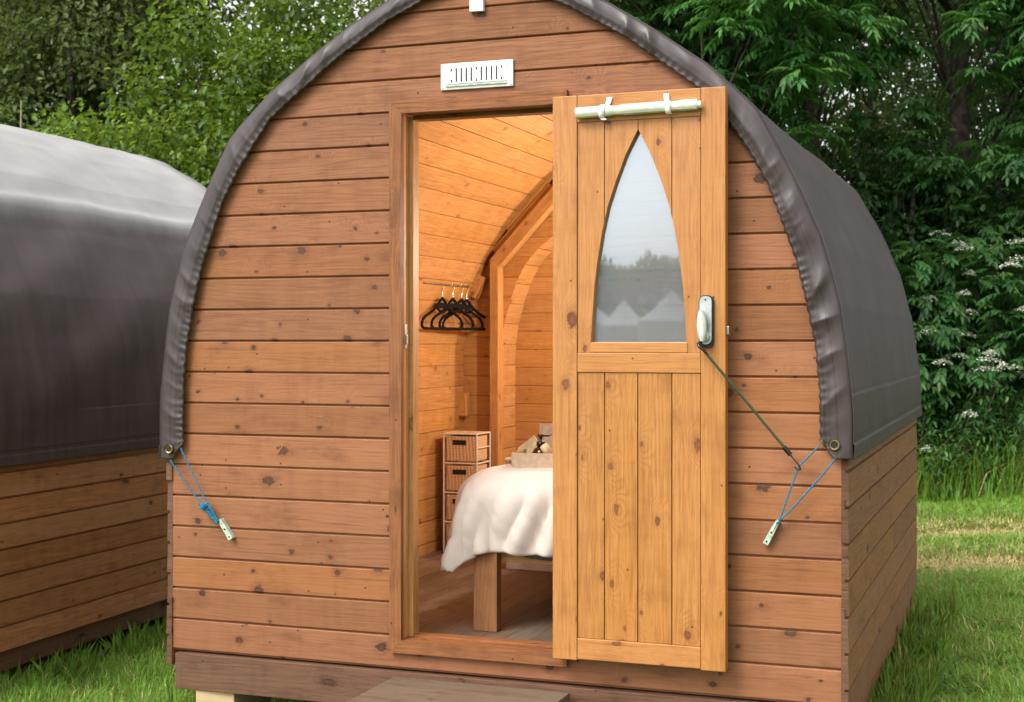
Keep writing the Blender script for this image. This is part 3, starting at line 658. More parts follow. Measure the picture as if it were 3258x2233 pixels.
# neighbour
th2 = R(2.3); nx = -2.395-1.19*math.cos(th2)
pod2 = empty('camping_pod', (nx, -.05, -.17), th2, label='neighbouring timber camping pod at the left edge under a slack grey cover, its top painted with sky sheen', cat='camping pod', group='camping pods in the field')
pod_shell(pod2, .90, .915, 5.2, MT['tarp_skylit'], 1.9, None, 3.35, 1.085)
fr2 = make_frame(pod2); 
d2 = MB()
for k in range(5): d2.box((-.268+k*.1075, -.008, .283), (-.2695+(k+1)*.1075, .0, 2.039), 2)
d2.build('door', MT['door'], pod2, bevel=.002)

# supports under the pods
def block(name, lo, hi, mat, label, ua=0, rz=0, cat='timber block', group='timber blocks under the pods'):
    c = [(lo[i]+hi[i])/2 for i in range(2)]; e = empty(name, (c[0], c[1], lo[2]), rz, label=label, cat=cat, group=group)
    return e, c
def single(name, lo, hi, mat, label, cat, group=None, ua=0, rz=0, bev=.003):
    c = ((lo[0]+hi[0])/2, (lo[1]+hi[1])/2); m = MB()
    m.box((lo[0]-c[0], lo[1]-c[1], 0), (hi[0]-c[0], hi[1]-c[1], hi[2]-lo[2]), ua, bd=(.6, .3, .5))
    o = m.build(name, mat, None, bevel=bev); o.location = (c[0], c[1], lo[2]); o.rotation_euler.z = rz; return tag(o, label, cat, group)
def cz(x): return float(ground_z(x))-.03
single('timber_block', (-1.085, .0, cz(-1.0)), (-.935, .30, .0445), MT['pale'], 'pale fresh-sawn timber block under the front left corner of the open pod', 'timber block', 'timber blocks under the pods', 1, R(4))
single('timber_block', (.75, .05, cz(.9)), (.95, .30, .0445), MT['skirt'], 'dark timber block under the open pod, near its right front corner', 'timber block', 'timber blocks under the pods', 1)
for k, (y, dy, lab) in enumerate(((1.72, .16, 'dark timber block under the right side of the open pod, nearer of two'), (2.42, .16, 'dark timber block under the rear right corner of the open pod'))):
    s = MB(); g = cz(1.1)
    s.box((1.00, y, g), (1.165, y+dy, .0345), 2, bd=(.4, .5, .5)); s.box((1.166, y+.02, g), (1.185, y+.06, .12), 2, bd=(.7, 1, .5))
    o = s.build('timber_block', MT['skirt'], None, bevel=.003); tag(o, lab, 'timber block', 'timber blocks under the pods')
for k, y in enumerate((.35, 1.3, 2.3)):
    x = nx+1.0; s = MB(); s.box((-.1, -.1, 0), (.1, .1, -.17+.14-(cz(x))), 1); o = s.build('timber_block', MT['skirt'], None, bevel=.003); o.location = (x-.04*y*.9, y, cz(x))
    tag(o, ('timber block under the neighbouring pod, nearest its front', 'timber block under the middle of the neighbouring pod', 'timber block under the back of the neighbouring pod')[k], 'timber block', 'timber blocks under the pods')

# ---- doorstep
stp = empty('wooden_step', (.02, -.22, cz(0)), label='weathered grey wooden step in front of the open doorway', cat='step')
zt = .163-cz(0)
mb = MB()
for k in range(3): mb.box((-.305, -.20+k*.1265, zt-.028), (.310, -.20+k*.1265+.1262, zt), 0, bd=((.5, .7, .6)[k], .8, .5))
mb.build('tread', MT['grey'], stp, bevel=.002)
mb = MB(); mb.box((-.300, -.192, zt-.115), (.305, -.165, zt-.0285), 0, bd=(.8, 1, .6)); mb.build('front_board', MT['pale'], stp, bevel=.002)
for sx in (-.29, .25): mb = MB(); mb.box((sx, -.16, 0), (sx+.05, .16, zt-.0285), 1); mb.build('leg', MT['grey'], stp, bevel=.002)

# ---- ropes
def cord(pts, r, name, mat, n=7, sag=0.0, fine=14, twist=False):
    P = []
    for a, b in zip(pts[:-1], pts[1:]):
        a, b = Vector(a), Vector(b)
        for k in range(fine): t = k/fine; P.append(a.lerp(b, t)+Vector((0, 0, -sag*4*t*(1-t))))
    P.append(Vector(pts[-1])); m = MB(); m.tube(P, r, n); return m, P
def twist_rope(m, a, b, r, turns):
    a, b = Vector(a), Vector(b); d = (b-a).normalized(); u = d.cross(Vector((0, 1, 0))).normalized(); v = d.cross(u)
    for ph in (0, 2.09, 4.19):
        m.tube([a.lerp(b, k/40)+(u*math.cos(turns*6.283*k/40+ph)+v*math.sin(turns*6.283*k/40+ph))*r*.6 for k in range(41)], r*.62, 6)
m, P = cord([(-1.113, -.040, .903), (-1.016, -.03, .716), (-.968, -.028, .645)], .0026, '', None, sag=.004)
m2, _ = cord([(-1.153, -.045, .860), (-1.030, -.032, .705), (-.975, -.030, .650)], .0026, '', None, sag=.006)
def merge(a, b):
    k = len(a.v); a.v += b.v; a.f += [tuple(i+k for i in f) for f in b.f]; a.uv += b.uv; a.bd += b.bd; a.mi += b.mi; a.sm += b.sm
merge(m, m2)
twist_rope(m, (-1.012, -.033, .712), (-.967, -.03, .645), .0058, 6); twist_rope(m, (-1.026, -.036, .700), (-.986, -.036, .664), .0055, 4); twist_rope(m, (-.986, -.036, .664), (-.969, -.034, .643), .0052, 3)
for k in range(16):                                   # knot and frayed ends
    a = Vector((-1.022, -.038, .703)); d = Vector((random.uniform(-1, 1), random.uniform(-.7, .2), random.uniform(-.8, .8))).normalized()
    m.tube([a+d*.004, a+d*random.uniform(.011, .019)], .0016, 5)
ang = np.linspace(0, 6.283, 22)
for k in range(3): m.tube([(-1.018+.011*math.cos(a)-.004*k, -.036+.011*math.sin(a), .706-.006*k+.004*math.sin(2*a)) for a in ang], .0035, 6)
tag(m.build('tie_rope', MT['rope']), 'knotted blue tie rope at the left end of the cover, looped to a cleat', 'rope', 'blue ropes tying the cover')
m, P = cord([(1.111, -.040, .966), (1.052, -.045, .905), (.988, -.030, .727)], .0027, '', None)
m2, _ = cord([(1.160, -.046, .930), (1.075, -.032, .828), (.982, -.030, .727)], .0027, '', None, sag=.003); merge(m, m2)
tag(m.build('tie_rope', MT['rope']), 'blue tie rope at the right end of the cover, pulled aside by the green bungee', 'rope', 'blue ropes tying the cover')
bg = empty('bungee_cord', (.774, -.13, 1.258), label='dark green bungee cord holding the open door back against the blue rope', cat='bungee cord')
o = Vector((.774, -.13, 1.258))
m, P = cord([Vector((.786, -.128, 1.245))-o, Vector((1.012, -.052, .958))-o], .0042, '', None, n=8); m.build('elastic_cord', MT['bungee'], bg)
m, P = cord([Vector((1.008, -.053, .962))-o, Vector((1.028, -.050, .938))-o], .0075, '', None, n=9); h, _ = cord([Vector(p)-o for p in ((1.028, -.05, .938), (1.055, -.052, .906), (1.058, -.050, .896), (1.050, -.046, .893), (1.038, -.046, .902))], .0022, '', None, fine=4); merge(m, h); m.build('hook', MT['blackpl'], bg)
m, P = cord([Vector(p)-o for p in ((.792, -.125, 1.238), (.780, -.13, 1.254), (.768, -.13, 1.262), (.762, -.125, 1.272), (.772, -.118, 1.279))], .005, '', None, n=8, fine=4); m.build('hook', MT['blackpl'], bg)

# ---- coat hangers
def hanger_mesh():
    pts = []
    W, H = .198, .145
    half = [(.0, 0), (.022, -.012), (.05, -.040), (.10, -.066), (.16, -.088), (.19, -.108), (W, -.135), (.180, -H), (.10, -H-.001), (0, -H)]
    loop = half+[(-x, z) for x, z in half[::-1][1:-1]]
    P, _ = resample(loop+[loop[0]], 90); P = smooth(P, 3)
    m = MB(); m.tube([(x, 0, z) for x, z in P], .0070, 8, caps=False)
    # inner rounded shoulders
    q = [(-.052, -.046), (-.03, -.062), (.03, -.062), (.052, -.046)]; m.tube([(x, 0, z) for x, z in q], .0055, 8)
    m.prism([(-.03, -.022), (.03, -.022), (.05, -.045), (-.05, -.045)][::-1], -.004, .004)
    return m
HG = None
spots = [(1.93, 7, 'black velvet hanger on the rail, its hook nearest the doorway'), (2.035, 9, 'second black velvet hanger along the rail from the doorway'), (2.145, 11, 'third black velvet hanger along the rail from the doorway'), (2.235, 15, 'black velvet hanger furthest along the rail, closest to the wooden post')]
for i, (y, a, lab) in enumerate(spots):
    if i == 0:
        root = empty('coat_hanger', (0, 0, 0)); sh = hanger_mesh().build('shoulders', MT['velvet'], root)
        hk = MB(); hk.tube([(0, 0, -.004), (0, 0, .03), (0.004, 0, .038), (.012, 0, .050), (.014, 0, .062), (.008, 0, .073), (0, 0, .0755), (-.009, 0, .071), (-.012, 0, .062)], .0019, 8); h0 = hk.build('hook', MT['chrome'], root); HG = root
    else:
        root = HG.copy(); COL.objects.link(root)
        for ch in (sh, h0): c = ch.copy(); COL.objects.link(c); c.parent = root
    root.location = (-.945+.012*math.sin(i), y, 1.4855); root.rotation_euler = (0, 0, R(90-a))
    tag(root, lab, 'coat hanger', 'black hangers on the rail')

# ---- wicker drawer tower
tw = empty('drawer_tower', (-.9, 2.085, .2605), label='narrow wicker drawer tower in a white metal frame against the left inside wall', cat='drawer unit')
m = MB(); x0, x1, y0, y1, H = -.066, .106, -.09, .085, .572
for x in (x0, x1):
    for y in (y0, y1): m.tube([(x, y, 0), (x, y, H)], .0042, 8)
for z in (.006, .146, .288, .430, H):
    m.tube([(x0, y0, z), (x1, y0, z)], .0038, 8); m.tube([(x0, y1, z), (x1, y1, z)], .0038, 8); m.tube([(x0, y0, z), (x0, y1, z)], .0038, 8); m.tube([(x1, y0, z), (x1, y1, z)], .0038, 8)
    if z > .1: m.tube([(x1, y0, z-.068), (x1, y1, z-.068)], .003, 8)
m.build('metal_frame', MT['whiteplastic'], tw)
m = MB(); m.box((x0+.004, y0+.004, H-.003), (x1-.004, y1-.004, H+.003), 0); m.build('woven_top', MT['wicker'], tw, bevel=.002)
for k in range(4):
    z = .013+k*.142; d = MB(); d.box((x0+.012, y0+.001, z), (x1-.008, y1-.012, z+.122), 0); do = d.build('drawer', MT['wicker'], tw, bevel=.006)
    h = MB(); h.box((x0+.047, y0-.001, z+.080), (x0+.117, y0+.0006, z+.104), 0); h.build('hand_hole', MT['black'], do)

# ---- bed
bed = empty('bed', (.37, 1.28, .26), label='low timber bed with chunky square legs inside the pod', cat='bed')
bo = Vector((.37, 1.28, .26))
def bb(m, lo, hi, ua, **k): m.box(tuple(Vector(lo)-bo), tuple(Vector(hi)-bo), ua, **k)
for x in (-.138, .78):
    for y in (.304, 2.16):
        m = MB(); bb(m, (x, y, .2605), (x+.088, y+.045, .60), 2, bd=(.5, .3, .5)); m.build('leg', MT['lap'], bed, bevel=.003)
m = MB(); bb(m, (-.13, .352, .50), (.86, .375, .595), 0); bb(m, (-.13, 2.13, .50), (.86, 2.155, .595), 0); bb(m, (-.13, .377, .50), (-.105, 2.128, .595), 1); bb(m, (.835, .377, .50), (.86, 2.128, .595), 1); bb(m, (-.104, .378, .575), (.834, 2.127, .592), 1)
m.build('bed_frame', MT['line'], bed, bevel=.002)
m = MB(); bb(m, (-.12, .34, .597), (.86, 2.16, .665), 1); m.build('mattress', MT['matt'], bed, bevel=.03)
m = MB(); bb(m, (-.145, 2.255, .263), (.9, 2.295, .43), 0); m.build('end_board', MT['line'], bed, bevel=.003)
m = MB(); rows = []
for i in range(30):
    x = -.10+i*.034; rows.append([tuple(Vector((x, .332-.012*math.sin(x*23), 0.70-.165*t*(1+.12*math.sin(x*9)))) - bo) for t in np.linspace(0, 1, 6)])
m.grid(rows); m.build('under_sheet', MT['sheet'], bed, solid=.004)
def drape(d, r=.085):
    if d <= 0: return 0, 0
    if d < r*math.pi/2: a = d/r; return r*math.sin(a), r*(1-math.cos(a))
    return r, r+(d-r*math.pi/2)
DM = []; du = MB(); NX, NY = 118, 130; rows = []
xl, yf, top = -.085, .395, .805
for i in range(NX):
    x = xl-.36+i*(1.36/(NX-1)); row = []
    for j in range(NY):
        y = yf-.315+j*(2.1/(NY-1)); dl, df = max(0, xl-x), max(0, yf-y); d = math.hypot(dl, df)
        lim = .30+.055*(dl > 0 and df < .1)
        if d > 0:
            dd = min(d, .385); o, dz = drape(dd); o *= 1.0
            ux, uy = -dl/d, -df/d
        else: o = dz = 0; ux = uy = 0
        f = min(1, d/.16)
        px, py, pz = (x if dl == 0 else xl)+ux*o, (y if df == 0 else yf)+uy*o, top-dz
        if dl > 0 and df > 0:                          # corner flares out into a loose point
            fl = min(dl, df); px += ux*fl*.26-.012*min(1, dl/.2); py += uy*fl*.25+.03*math.sin(math.atan2(df, dl)*6)*min(1, fl/.15)
        pz -= .068*max(0, y-.5)*min(1, max(0, (y-.45)/.3)); pz += (1-f)*(.012*fbm(x*3.2, y*2.6, 2)+.010*math.sin(x*5)*math.sin(y*3)) + f*.006*nz(x*8, y*8, 1)
        s_along = x*1.0 if df >= dl else y
        w = .022*nz(s_along*9+pz*3, pz*2.2, 4)+.030*(max(0, 1-2.6*abs(nz(s_along*6.5-pz*3.2, pz*1.3, 21)))**1.4)-.008+.006*nz(s_along*22-pz*5, pz*6, 8)+.008*abs(nz(s_along*30+pz*14, pz*10, 12))
        px += ux*w*f*1.4; py += uy*w*f*1.4; pz += (1-f)*(.007*nz(x*9, y*7, 6)+.010*max(0, 1-3*abs(nz(x*5+y*3, y*4-x*2, 31)))**2)
        if py < .335 and dl == 0: py = min(py, .328+w*.5)
        row.append((px, py, pz)); DM.append(d)
    rows.append(row)
du.grid(rows, sm=True)
keep_ = [k for k, f in enumerate(du.f) if min(DM[i] for i in f) < .372]
for nm in ('f', 'uv', 'bd', 'mi', 'sm'): setattr(du, nm, [getattr(du, nm)[k] for k in keep_])
us_ = sorted({i for f in du.f for i in f}); mp_ = {o: n for n, o in enumerate(us_)}; du.v = [du.v[i] for i in us_]; du.f = [tuple(mp_[i] for i in f) for f in du.f]
dv = du.build('duvet', MT['duvet'], None, solid=.02, subs=1)
tag(dv, 'rumpled cream duvet spread over the bed and hanging off its foot', 'duvet')

# ---- things on the bed
gb = empty('gift_box', (.10, .56, .806), R(6), label='open kraft card gift box on the cream duvet', cat='box')
m = MB(); t = .004; W, D, H = .30, .26, .075
m.box((-W/2, -D/2, 0), (W/2, -D/2+t, H), 0); m.box((-W/2, D/2-t, 0), (W/2, D/2, H), 0); m.box((-W/2, -D/2+t, 0), (-W/2+t, D/2-t, H), 1); m.box((W/2-t, -D/2+t, 0), (W/2, D/2-t, H), 1); m.box((-W/2+t, -D/2+t, 0), (W/2-t, D/2-t, t), 0)
m.build('tray', MT['card'], gb, bevel=.001)
m = MB(); m.box((-W/2+.035, D/2+.004, .02), (W/2+.02, D/2+.009, .185), 0, mat=Matrix.Rotation(R(-8), 4, 'X')); m.build('lid', MT['card'], gb, bevel=.001)
pb = empty('pump_bottle', (.030, .545, .815), label='dark amber pump bottle standing in the card box', cat='bottle')
m = MB(); m.lathe([(0, 0), (.030, 0), (.032, .006), (.032, .060), (.024, .074), (.013, .080), (.013, .086), (0, .086)], n=20); m.build('bottle_body', MT['amber'], pb)
m = MB(); m.lathe([(0, .083), (.016, .083), (.016, .100), (.006, .101), (.006, .116), (.012, .117), (.012, .126), (0, .126)], n=16); m.box((-.004, -.004, .118), (.033, .004, .124), 0); m.build('pump_head', MT['blackpl'], pb)
m = MB(); mm = Matrix.Rotation(R(-28), 4, 'Y') @ Matrix.Rotation(R(20), 4, 'X'); m.lathe([(0, 0), (.017, 0), (.018, .004), (.018, .045), (0, .046)], n=16, mat=mm); m.lathe([(0, .046), (.0155, .046), (.0155, .088), (.012, .09), (0, .09)], n=16, mat=mm, mi=1)
o = m.build('wrapped_tube', [MT['pinkish'], MT['paper']], None); o.location = (.102, .51, .832); tag(o, 'small pale wrapped tube leaning beside the amber bottle', 'tube')
m = MB(); m.box((-.04, -.003, 0), (.04, .003, .11), 0, mat=Matrix.Rotation(R(-38), 4, 'Y') @ Matrix.Rotation(R(-12), 4, 'X')); o = m.build('booklet', MT['paper'], None, bevel=.001); o.location = (.012, .60, .822); tag(o, 'tan booklet leaning at a slant behind the amber bottle', 'booklet')
m = MB(); m.tube([(0, 0, 0), (.16, .015, .075)], .0016, 6); o = m.build('thin_stick', plain('red_brown_stick', (.25, .05, .03), .6), None); o.location = (.05, .55, .932); tag(o, 'thin red-brown stick slanting across the raised box lid', 'stick')
wb = MB(); wb.box((-.15, -.12, 0), (.15, .12, .480), 2); wb.box((-.155, -.125, .481), (.155, .125, .497), 0); wo = wb.build('bedside_cabinet', MT['whiteplastic'], None, bevel=.004); wo.location = (-.345, 1.72, .2605); wo.rotation_euler.z = R(-4); 
tag(wo, 'white bedside cabinet between the bed and the wooden post', 'cabinet')
wb = MB(); rows = []
for layer in range(2):
    P = []
    for i in range(19):
        P.append([(-.11+.22*i/18, -.09+.18*j/14, .761+.020*layer+.030*(1-abs(2*i/18-1)**6)*(1-abs(2*j/14-1)**6)+.004*nz(i*.4, j*.4, layer)) for j in range(15)])
    wb.grid(P)
wo = wb.build('folded_towel', MT['duvet'], None, solid=.01); wo.location = (-.345, 1.70, 0); tag(wo, 'folded white towel on the white bedside cabinet', 'towel')
ln = empty('ceiling_lamp', (.36, 1.35, 1.78), label='warm glowing ceiling lamp hung over the bed inside the pod, hidden behind the open door', cat='lamp', group='lamps inside the pod')
EM = NT('lit_lamp_glass'); EM.t.links.new(EM.n('Emission', Color=(1, .78, .5), Strength=12.0).outputs[0], EM.out.inputs[0])
m = MB(); m.lathe([(0, -.05), (.03, -.045), (.045, -.01), (.04, .02), (.02, .03)], n=20); m.build('globe', EM.m, ln)
m = MB(); m.lathe([(.022, .028), (.024, .05), (.03, .052), (.03, .058), (0, .058)], n=16); m.tube([(0, 0, .055), (0, 0, .40)], .003, 8); m.build('lamp_cap', MT['steel'], ln)
ld = bpy.data.lights.new('bulb', 'POINT'); ld.energy = 26; ld.color = (1, .84, .64); ld.shadow_soft_size = .045
lo = bpy.data.objects.new('bulb', ld); link(lo, ln); lo.location = (0, 0, -.105)

l2 = ln.copy(); COL.objects.link(l2); l2.location = (.22, 2.47, 1.66); l2['label'] = 'second warm lamp hung in the rear arched alcove of the pod'
for ch in list(ln.children):
    c = ch.copy(); COL.objects.link(c); c.parent = l2
    if c.type == 'LIGHT': c.data = c.data.copy(); c.data.energy = 15
# ================================================================== ground and planting
def ground():
    xs = np.r_[np.linspace(-260, -14, 12), np.linspace(-12, 14, 66), np.linspace(16, 260, 12)]; ys = np.r_[np.linspace(-260, -14, 12), np.linspace(-12, 22, 86), np.linspace(26, 300, 12)]
    V = np.array([(x, y, ground_z(x)+(.012*nz(x*1.3, y*1.3)+.006*nz(x*4, y*4) if abs(x) < 14 and abs(y) < 22 else 0)) for y in ys for x in xs]); n, m = len(ys), len(xs)
    F = np.array([(j*m+i, j*m+i+1, (j+1)*m+i+1, (j+1)*m+i) for j in range(n-1) for i in range(m-1)])
    M = NT('meadow_soil'); o = M.obj()
    sp = M.n('SeparateXYZ', Vector=M.n('Mapping', dict(vector_type='POINT'), Vector=o, Rotation=(0, 0, -TH), Location=(0, 0, 0)).outputs[0])
    a = M.noise(o, 3.0, 6, .65); b = M.noise(o, 60, 4, .7)
    c = M.mix(M.rng(a, .35, .68), (.07, .11, .02), (.12, .18, .032)); c = M.mix(M.rng(b, .5, .75, 0, .6), c, (.16, .13, .055)); c = M.mix(M.rng(b, .45, .25, 0, .7), c, (.03, .04, .012))
    M.pbr(c, .95, M.bump(b, .6, .02), .1)
    g = np_mesh('ground', V, F, np.full((len(F), 3), .5), M.m, None, True); g['kind'] = 'structure'
ground()
TR1, TR2 = 9.9, 8.42                                   # two worn tyre tracks across the grass, metres ahead of the photographer
def view_z(x, y): return -(x-CAM[0])*SN+(y-CAM[1])*CS
def grass(name, n, lat0, lat1, z0, z1, hmin, hmax, w, tall=False, power=1.0):
    z = z0+(z1-z0)*rng.random(n)**power; lat = lat0+(lat1-lat0)*rng.random(n)
    lat = lat*(z if not tall else 1)
    x, y = VF(lat, z)
    keep = ~((np.abs(x) < 1.12) & (y > .02) & (y < 2.6)) & ~((x < -2.5) & (x > -4.7) & (y > 0) & (y < 2.5))
    x, y, z = x[keep], y[keep], z[keep]; n = len(x)
    gx = np.array([fbm(a*1.3, b*1.3, 3, 3) for a, b in zip(x, y)])
    h = (hmin+(hmax-hmin)*rng.random(n)**1.6)*(1+.55*gx)
    track = np.maximum(np.exp(-((z-TR1+.12*gx)/.42)**2), np.exp(-((z-TR2+.15*gx)/.42)**2)) if not tall else np.zeros(n)
    h *= 1-.62*track
    az = rng.random(n)*6.283; lean = h*(.25+.75*rng.random(n)); dx, dy = np.cos(az), np.sin(az); sx, sy = -dy, dx
    gz = ground_z(x)-.004; ww = w*(.6+.8*rng.random(n))
    P0 = np.c_[x-sx*ww, y-sy*ww, gz]; P1 = np.c_[x+sx*ww, y+sy*ww, gz]
    P2 = np.c_[x+dx*lean*.35+sx*ww*.8, y+dy*lean*.35+sy*ww*.8, gz+h*.62]; P3 = np.c_[x+dx*lean*.35-sx*ww*.8, y+dy*lean*.35-sy*ww*.8, gz+h*.62]
    P4 = np.c_[x+dx*lean+sx*ww*.12, y+dy*lean+sy*ww*.12, gz+h*(.95-.25*rng.random(n))]; P5 = np.c_[x+dx*lean-sx*ww*.12, y+dy*lean-sy*ww*.12, P4[:, 2]]
    V = np.stack([P0, P1, P2, P3, P4, P5], 1).reshape(-1, 3); i = np.arange(n)[:, None]*6
    F = np.concatenate([i+np.array([[0, 1, 2, 3]]), i+np.array([[3, 2, 4, 5]])], 1).reshape(-1, 4)
    px = np.array([fbm(a*.7, b*.7, 13, 3) for a, b in zip(x, y)]); h *= 1+(1.1 if tall else .5)*np.clip(px, -.75, 1)
    straw = (rng.random(n) < .05+.12*np.clip(px-.1, 0, 1)+.85*track+.10*np.clip(gx, 0, 1)*.6)
    c = np.where(straw, .84+.16*rng.random(n), np.clip(.27+.34*rng.random(n)+.18*gx-.12*px, .02, .62)); bd = np.c_[c, rng.random(n), rng.random(n)]
    return np_mesh(name, V, F, np.repeat(bd, 2, 0), MT['blade'])
tag(grass('lawn_grass', 150000, -.47, .56, 4.3, 13.2, .035, .085, .0022, power=1.5), 'short mown lawn grass around the pods', 'grass', kind='stuff')
tag(grass('far_lawn_grass', 110000, .2, .5, 7.2, 13.2, .04, .10, .0032), 'lawn grass with worn straw-coloured tracks right of the pod', 'grass', kind='stuff')
tag(grass('near_lawn_grass', 60000, .2, .5, 4.3, 8.2, .03, .075, .0018), 'fine lawn grass beside the right wall of the pod', 'grass', kind='stuff')
tag(grass('left_lawn_grass', 46000, -.48, -.19, 4.2, 7.4, .04, .11, .0019), 'longer lawn grass in the gap between the two pods', 'grass', kind='stuff')
tag(grass('tall_grass', 20000, -5.5, 5.5, 11.6, 12.6, .08, .70, .0045, tall=True), 'tall unmown grass along the foot of the hedge', 'grass', kind='stuff')

def tufts(n, x0, x1, y0, y1):
    x = rng.uniform(x0, x1, n); y = rng.uniform(y0, y1, n); k = np.array([fbm(a*5, b*5, 21, 2) for a, b in zip(x, y)]); sel = k > -.12; return x[sel], y[sel]
TX = [tufts(4200, 1.19, 1.36, -.05, 2.75), tufts(2600, -1.42, -1.15, .02, 2.6), tufts(1600, -1.2, -.3, -.10, .03), tufts(3200, -2.55, -2.2, .5, 3.3)]
def tuft_mesh():
    x = np.concatenate([t[0] for t in TX]); y = np.concatenate([t[1] for t in TX]); n = len(x)
    D = unit(n)*.45+np.array([0, 0, 1.0]); V, F = leaves(np.c_[x, y, ground_z(x)-.005], D, unit(n), .06+.11*rng.random(n)**1.5, .0065, .05, .25)
    return tag(np_mesh('base_grass', V, F, np.repeat(np.c_[np.clip(.35+.2*rng.normal(size=n), 0, .9), rng.random(n), rng.random(n)], 2, 0), MT['blade']), 'longer unmown grass growing along the foot of the pods', 'grass', kind='stuff')
def weed_mesh():
    n = 42000; z = 4.3+8*rng.random(n)**1.4; lat = np.where(rng.random(n) < .7, rng.uniform(.2, .5, n), rng.uniform(-.47, -.2, n))*z; x, y = VF(lat, z)
    k = np.array([fbm(a*1.9, b*1.9, 33, 3) for a, b in zip(x, y)]); sel = (k > .16) & ~((np.abs(x) < 1.15) & (y > -.02) & (y < 2.65)) & ~((x < -2.4) & (y > -.1) & (y < 3.4)); x, y = x[sel], y[sel]; n = len(x)
    V, F = leaves(np.c_[x, y, ground_z(x)+.012+.03*rng.random(n)], unit(n)*np.array([1, 1, .3]), unit(n)*.35+np.array([0, 0, 1.0]), .016+.022*rng.random(n), .016, .1, .1)
    return tag(np_mesh('lawn_weeds', V, F, np.repeat(np.c_[np.clip(.35+.3*rng.random(n), 0, 1), rng.random(n), rng.random(n)], 2, 0), MT['leaf_hedge']), 'clover and small weeds in patches through the lawn', 'weeds', kind='stuff')
def leaves(C, D, Nn, L, W, fold=.25, curl=.15):
    """C base points, D directions, Nn approx normals -> verts, quads (two per leaf, folded on the midrib)"""
    D = D/(np.linalg.norm(D, axis=1)[:, None]+1e-9); S = np.cross(D, Nn); S /= np.linalg.norm(S, axis=1)[:, None]+1e-9; Nn = np.cross(S, D)
    L = np.broadcast_to(L, len(C))[:, None]; W = np.broadcast_to(W, len(C))[:, None]
    b = C; tip = C+D*L-Nn*L*curl
    l1 = C+D*L*.30+S*W*.46+Nn*W*fold; l2 = C+D*L*.68+S*W*.36+Nn*W*fold*.6-Nn*L*curl*.4
    r1 = C+D*L*.30-S*W*.46+Nn*W*fold; r2 = C+D*L*.68-S*W*.36+Nn*W*fold*.6-Nn*L*curl*.4
    V = np.stack([b, l1, l2, tip, r2, r1], 1).reshape(-1, 3); i = np.arange(len(C))[:, None]*6
    F = np.concatenate([i+np.array([[0, 3, 2, 1]]), i+np.array([[0, 5, 4, 3]])], 1).reshape(-1, 4); return V, F
def unit(n):
    v = rng.normal(size=(n, 3)); return v/np.linalg.norm(v, axis=1)[:, None]
def crown_points(n, rx, ry, z0, z1, hollow=.35, lump=.5, seed=0):
    """cluster centres in a lumpy crown from z0 to z1, thinner inside"""
    out = []; ph = rng.random((6, 3))*6.28; fr = 1+rng.random((6, 3))*2.2
    while len(out) < n:
        u = unit(1)[0]; r = hollow+(1-hollow)*rng.random()**.6
        lumpf = 1+lump*.5*sum(math.sin(fr[k] @ (u*2.0)+ph[k, 0]) for k in range(6))/3
        p = u*r*lumpf; z = (z0+z1)/2+p[2]*(z1-z0)/2
        if z < z0-.1: continue
        out.append((p[0]*rx, p[1]*ry, z))
    return np.array(out)
def limb(m, a, b, r0, r1, n=7, wob=.1, seg=7):
    a, b = Vector(a), Vector(b); L = (b-a).length; P = []
    for k in range(seg+1):
        t = k/seg; P.append(a.lerp(b, t)+Vector((nz(t*2.3, a.x*3+b.x, 1), nz(t*2.3, b.y*3+a.y, 5), nz(t*2, b.x, 9)*.4))*wob*L*math.sin(math.pi*min(1, t*1.05)))
    m.tube(P, [r0+(r1-r0)*k/seg for k in range(seg+1)], n); return P
